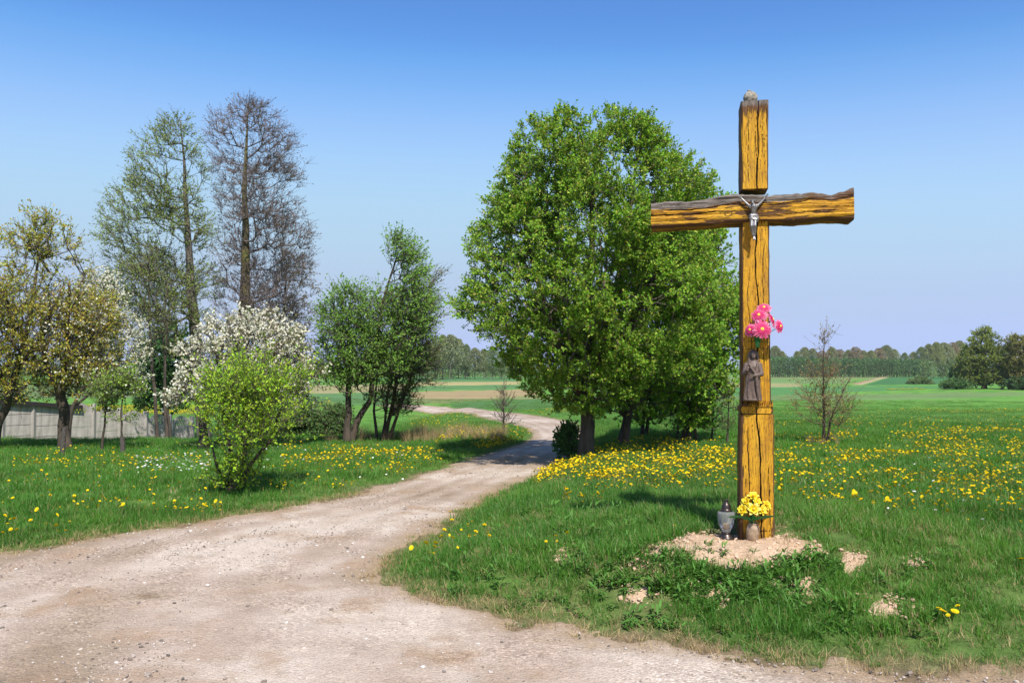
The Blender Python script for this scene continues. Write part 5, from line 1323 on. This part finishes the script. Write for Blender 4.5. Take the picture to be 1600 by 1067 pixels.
# dry straw
dry = [tuft(16, .06, .03, .10, .004, .9, 440 + k, M['dry'], 3) for k in range(3)]
x, y = wedge(26000, 4.4, 12, rg, 38); rd = sdist(x, y, ROAD); k = ((rng.random(len(x)) < .95 * np.exp(-((rd + .10) / .17)**2)) | ((fbm(x * 1.7, y * 1.7, 0, 57) > .52) & (rng.random(len(x)) < .32) & (rd < -.2) & (x > -1.2))); x, y = x[k], y[k]; m = len(x)
scatter('dry_grass', np.stack([x, y, ground(x, y) - .01], -1), np.stack([rg.normal(0, .3, m), rg.normal(0, .3, m), rg.random(m) * 6.28], -1), np.repeat(rg.uniform(.5, 1.1, m)[:, None], 3, 1), rg.integers(0, 3, m), dry)
# tall dry reed grass in the ditch and at the bare sapling's foot
reed = [tuft(40, .16, .35, .85, .008, .25, 450 + k, M['dry'], 3) for k in range(3)]
px = np.concatenate([np.stack([rg.uniform(640, 790, 150), rg.uniform(676, 692, 150)], -1), np.stack([rg.normal(1285, 14, 26), rg.uniform(688, 696, 26)], -1), np.stack([rg.uniform(505, 640, 40), rg.uniform(684, 693, 40)], -1)])
Pr = unproj(px[:, 0], px[:, 1], gfun); m = len(Pr); sc_ = rg.uniform(.25, .6, m) * np.where(px[:, 0] > 1200, .6, 1)
scatter('reed_grass', Pr, np.stack([rg.normal(0, .1, m), rg.normal(0, .1, m), rg.random(m) * 6.28], -1), np.stack([sc_, sc_, sc_], -1), rg.integers(0, 3, m), reed)
# leafy weeds on the bank
def weed(seed, n=26, L=.055, w=.0065):
    rg_ = np.random.default_rng(seed); bag = Bag(); stems = [(rg_.normal(0, .03), rg_.normal(0, .03), rg_.uniform(.03, .11)) for _ in range(5)]
    for k in range(n):
        V, f = blade_leaf(L * rg_.uniform(.5, 1.2), w * rg_.uniform(.7, 1.3), rg_.uniform(.1, .6), 4); f = f[:2]; V = V[:len(V) // 2]; a = rg_.random() * 6.28; el = rg_.uniform(.0, 1.1)
        ce, se = math.cos(el), math.sin(el); X = V[:, 0] * ce - V[:, 2] * se; Z = V[:, 0] * se + V[:, 2] * ce; sx_, sy_, sh_ = stems[k % 5]
        V2 = np.stack([X * math.cos(a) - V[:, 1] * math.sin(a) + sx_, X * math.sin(a) + V[:, 1] * math.cos(a) + sy_, Z + sh_ * rg_.random()], -1)
        bag.add(V2, f, np.array([.085, .20, .035]) * rg_.uniform(.6, 1.6))
    return bag.mesh('weed', M['leaf'], False, True)
wsrc = [weed(460 + k) for k in range(4)]
wp = np.concatenate([np.stack([rg.normal(1130, 85, 110), rg.normal(918, 14, 110)], -1), np.stack([rg.normal(1260, 30, 50), rg.normal(889, 7, 50)], -1), np.stack([rg.normal(1020, 40, 50), rg.normal(880, 20, 50)], -1), np.stack([rg.uniform(640, 1500, 160), rg.uniform(860, 1000, 160)], -1), np.stack([rg.uniform(760, 1000, 60), rg.uniform(800, 860, 60)], -1)])
Pw = unproj(wp[:, 0], wp[:, 1], gfun); k = (sdist(Pw[:, 0], Pw[:, 1], ROAD) < -.2); Pw = Pw[k]; m = len(Pw)
scatter('leafy_weeds', Pw - [0, 0, .01], np.stack([rg.normal(0, .15, m), rg.normal(0, .15, m), rg.random(m) * 6.28], -1), np.repeat(rg.uniform(.6, 1.25, m)[:, None], 3, 1), rg.integers(0, 4, m), wsrc)

# loose stones on the road
def pebble(seed):
    V, fs = ball((0, 0, .3), (1, .8, .55), 7, 5); V = V * (1 + (noise(V[:, 0] * 1.3 + seed, V[:, 1] * 1.3, V[:, 2] * 1.3, seed) - .5)[:, None] * .7)
    return mesh_np('pebble', V, fs, M['pebble'])
b = MB('road_stone'); oi = b.n('ShaderNodeObjectInfo'); M['pebble'] = b.done(b.pbr(b.ramp(oi.outputs['Random'], [(0, (.09, .075, .065)), (.4, (.22, .175, .145)), (.75, (.42, .36, .31)), (1, (.52, .49, .46))]), .9))
x, y = wedge(70000, 3.2, 15, rg, 42, .7); rd = sdist(x, y, ROAD); k = (rd > .05) & (rng.random(len(x)) < .15 + .85 * sstep(.42, .62, fbm(x * .8, y * .8, 0, 95))); x, y = x[k], y[k]; m = len(x)
zr = ground(x, y) + (fbm(x * .55, y * .55, 0, 81) - .5) * .035 * sstep(.1, 1.0, sdist(x, y, ROAD)) + .014
ps_ = np.minimum(.0036 * np.exp(np.abs(rg.normal(0, .6, m))), .02)
scatter('road_gravel', np.stack([x, y, zr], -1), np.stack([rg.normal(0, .2, m), rg.normal(0, .2, m), rg.random(m) * 6.28], -1), np.repeat(ps_[:, None], 3, 1), rg.integers(0, 4, m), [pebble(k) for k in range(4)])

# crumbs of dry earth on the bare sand
M['crumb'] = tan_mat('earth_crumb', (.40, .27, .17), (.58, .43, .31))
def crumb(seed):
    V, fs = ball((0, 0, .2), (1, .85, .6), 7, 5); V = V * (1 + (noise(V[:, 0] * 1.6 + seed, V[:, 1] * 1.6, V[:, 2] * 1.6, seed) - .5)[:, None] * .9)
    return mesh_np('crumb', V, fs, M['crumb'], attrs={'rnd': np.full(len(V), seed * .25)})
x, y = rg.uniform(-.5, 4.6, 60000), rg.uniform(5.0, 9.0, 60000); sd_ = sand_sd(x, y); k = (rng.random(len(x)) < .30 * sstep(-.16, .08, sd_)) & (np.hypot(x - cb[0], y - cb[1]) > .2); x, y = x[k], y[k]; m = len(x)
scatter('earth_crumbs', np.stack([x, y, ground(x, y) + .012], -1), np.stack([rg.normal(0, .4, m), rg.normal(0, .4, m), rg.random(m) * 6.28], -1), np.repeat(np.minimum(.004 * np.exp(np.abs(rg.normal(0, .8, m))), .022)[:, None], 3, 1), rg.integers(0, 4, m), [crumb(k) for k in range(4)])

# dandelions: where they stand, from the photograph: (u range, v range, count)
M['dandelion'] = leafy('dandelion_head', .15, .7, .15, (1, .95, .3))
def dandelion_head(seed, simple):
    rg_ = np.random.default_rng(seed); bag = Bag(); r = .0155
    for ring, (cnt, rs, lf) in enumerate(((13, 1, .0), (11, .75, .35), (7, .45, .75)) if not simple else ((9, 1, .15), (5, .6, .6))):
        for k in range(cnt):
            a = (k + .5 * ring) / cnt * 6.283; L = r * rs; w = r * .30
            p = np.array([[0, 0, 0], [L * .6, -w, .006 + lf * L], [L, 0, .004 + lf * L * 1.1], [L * .6, w, .006 + lf * L]])
            V = np.stack([p[:, 0] * math.cos(a) - p[:, 1] * math.sin(a), p[:, 0] * math.sin(a) + p[:, 1] * math.cos(a), p[:, 2]], -1)
            bag.add(V, [np.array([[0, 1, 2, 3]])], np.array([.84, .64, .010]) * rg_.uniform(.85, 1.05))
    return bag
def dandelion_mesh(seed, simple=False):
    bag = dandelion_head(seed, simple); rg_ = np.random.default_rng(seed); h = .11; out = Bag()
    tilt = rg_.normal(0, .35, 2) + np.array([0, -.25])
    V = np.concatenate(bag.V); z = V[:, 2].copy(); V[:, 2] = z + V[:, 0] * tilt[0] + V[:, 1] * tilt[1] + h
    out.add(V, bag.F, np.concatenate(bag.C)); Vt, ft = tube([(0.01, 0, -.02), (.004, 0, h * .5), (0, 0, h)], .0022, 4, False); out.add(Vt, ft, (.16, .20, .06))
    return out.mesh('dandelion', M['dandelion'], False, True)
zones = [
    # dense drift left of the cross
    ((830, 1150), (735, 778), 560), ((860, 1150), (715, 738), 330), ((930, 1150), (700, 716), 110), ((900, 1160), (775, 800), 60),
    # right meadow, in bands
    ((1205, 1600), (716, 748), 460), ((1205, 1600), (748, 790), 330), ((1205, 1600), (786, 836), 190), ((1215, 1600), (700, 716), 330), ((1380, 1600), (680, 690), 190), ((1205, 1600), (640, 676), 420), ((1205, 1340), (690, 700), 90), ((1290, 1600), (690, 698), 160), ((1400, 1600), (636, 645), 90), ((1300, 1600), (830, 862), 26),
    # left verge
    ((520, 700), (708, 726), 200), ((440, 640), (722, 745), 150), ((680, 828), (684, 703), 330), ((440, 620), (700, 712), 70), ((700, 830), (668, 684), 160), ((380, 640), (742, 775), 50), ((620, 720), (730, 750), 20),
    # left meadow
    ((20, 330), (716, 740), 130), ((0, 330), (742, 770), 30), ((0, 340), (775, 812), 22), ((110, 350), (795, 808), 32), ((0, 120), (822, 860), 12), ((60, 240), (703, 716), 22),
    # bank by the road
    ((640, 780), (800, 890), 16), ((880, 945), (808, 822), 14), ((665, 690), (880, 892), 4), ((850, 890), (897, 912), 3), ((1040, 1060), (893, 900), 1),
    # beyond the road
    ((660, 900), (636, 646), 330), ((640, 760), (645, 668), 200), ((620, 700), (622, 634), 60),
]
pts = []
rgd = np.random.default_rng(99)
for (ur, vr, n) in zones:
    n = int(n * (2.6 if ur[1] == 1150 else 1.9 if ur[1] < 1190 else 1.45)); uu = rgd.uniform(*ur, n * 3); vv = rgd.uniform(*vr, n * 3)
    w = fbm(uu * .018, vv * .11, ur[0], 7); o = np.argsort(-(w + rgd.random(n * 3) * .55))[:n]
    pts.append(np.stack([uu[o], vv[o]], -1))
pts.append(np.array([(1468, 993), (1474, 997), (1482, 999), (1493, 994), (1497, 992), (1597, 946)], float))
pts = np.concatenate(pts)
DW = unproj(pts[:, 0], pts[:, 1] + 6, zbase); 
k = sdist(DW[:, 0], DW[:, 1], ROAD) < -.08; DW = DW[k]; DW[:, 2] = ground(DW[:, 0], DW[:, 1])
# the field of yellow flowers beyond the fence and beyond the bush
def yellow_strip(n, ur, vr): return unproj(rgd.uniform(*ur, n), rgd.uniform(*vr, n), zbase)
o = np.argsort(np.hypot(DW[:, 0], DW[:, 1])); DW = DW[o]
dm = [dandelion_mesh(500 + k) for k in range(5)]; dms = [dandelion_mesh(510 + k, True) for k in range(3)]
zn = [(lambda x, y: y < 6.6 and x > .5, 'yellow dandelion in the grass at the foot of the bank', 'dandelions at the foot of the bank'),
      (lambda x, y: x < -1.2 and y < 13, 'yellow dandelion in the short grass of the left verge', 'dandelions on the left verge'),
      (lambda x, y: x < 1.6 and y < 11.5, 'yellow dandelion on the grassy bank between road and cross', 'dandelions on the bank between road and cross'),
      (lambda x, y: x > .28 * y, 'yellow dandelion in the meadow right of the cross', 'dandelions in the meadow right of the cross'),
      (lambda x, y: True, 'yellow dandelion in the dense drift behind the bank', 'dandelions of the dense drift')]
for i, p in enumerate(DW[:300]):
    for tst, lab, gr in zn:
        if tst(p[0], p[1]): break
    d = link('dandelion', dm[i % 5], None, p, (0, 0, rgd.random() * 6.28)); s = rgd.uniform(.6, 1.4) * (1.45 if p[1] < 6.6 else 1); d.scale = (s, s, (.75 if p[1] < 6.6 else s) * rgd.uniform(.85, 1.15))
    tag(d, lab, 'dandelion', gr)
rest = DW[300:]
ys = np.concatenate([yellow_strip(3400, (110, 335), (635, 650)), yellow_strip(500, (380, 520), (628, 640)), yellow_strip(260, (1385, 1445), (608, 609.5))])
ys[:, 2] = ground(ys[:, 0], ys[:, 1])
allp = np.concatenate([rest, ys]); m = len(allp)
dist = np.hypot(allp[:, 0], allp[:, 1]); s = rgd.uniform(.55, 1.4, m) * np.where(np.arange(m) >= len(rest), np.where(dist > 90, 5.0, 2.6), 1 + .25 * sstep(25, 60, dist))
zs = np.where(np.arange(m) >= len(rest), 1.6, s)
scatter('dandelion_field', allp, np.stack([np.zeros(m), np.zeros(m), rgd.random(m) * 6.28], -1), np.stack([s, s, zs], -1), rgd.integers(0, 3, m), dms)
# tiny white flowers on the left meadow
bag = Bag()
for k in range(6):
    a = k / 6 * 6.283; q = np.array([[0, 0], [.012, -.007], [.018, 0], [.012, .007]])
    bag.add(np.stack([q[:, 0] * math.cos(a) - q[:, 1] * math.sin(a), q[:, 0] * math.sin(a) + q[:, 1] * math.cos(a), np.array([.10, .104, .102, .104])], -1), [np.array([[0, 1, 2, 3]])], (.8, .8, .76))
wm = bag.mesh('white_flower', M['blossom'], False, True)
wu = np.concatenate([np.stack([rgd.uniform(210, 330, 150), rgd.uniform(722, 752, 150)], -1), np.stack([rgd.uniform(380, 640, 60), rgd.uniform(705, 760, 60)], -1), np.stack([rgd.uniform(1250, 1600, 30), rgd.uniform(740, 860, 30)], -1)])
WP = unproj(wu[:, 0], wu[:, 1], zbase); WP[:, 2] = ground(WP[:, 0], WP[:, 1]); m = len(WP)
scatter('white_wildflowers', WP, np.stack([rgd.normal(0, .3, m), rgd.normal(0, .3, m), rgd.random(m) * 6.28], -1), np.repeat(rgd.uniform(.7, 1.2, m)[:, None], 3, 1), np.zeros(m), [wm])

# thin spring haze over the whole place
b = MB('haze_air'); pv = b.n('ShaderNodeVolumePrincipled'); pv.inputs['Color'].default_value = (.90, .94, 1.0, 1); pv.inputs['Density'].default_value = .00013; pv.inputs['Anisotropy'].default_value = .2
b.l(pv.outputs[0], b.out.inputs['Volume'])
V, fs = box(-5200, 5200, -5200, 5200, -5.0, 32); hz_ = link('haze', mesh_np('haze', V, fs, b.m)); hz_['kind'] = 'stuff'
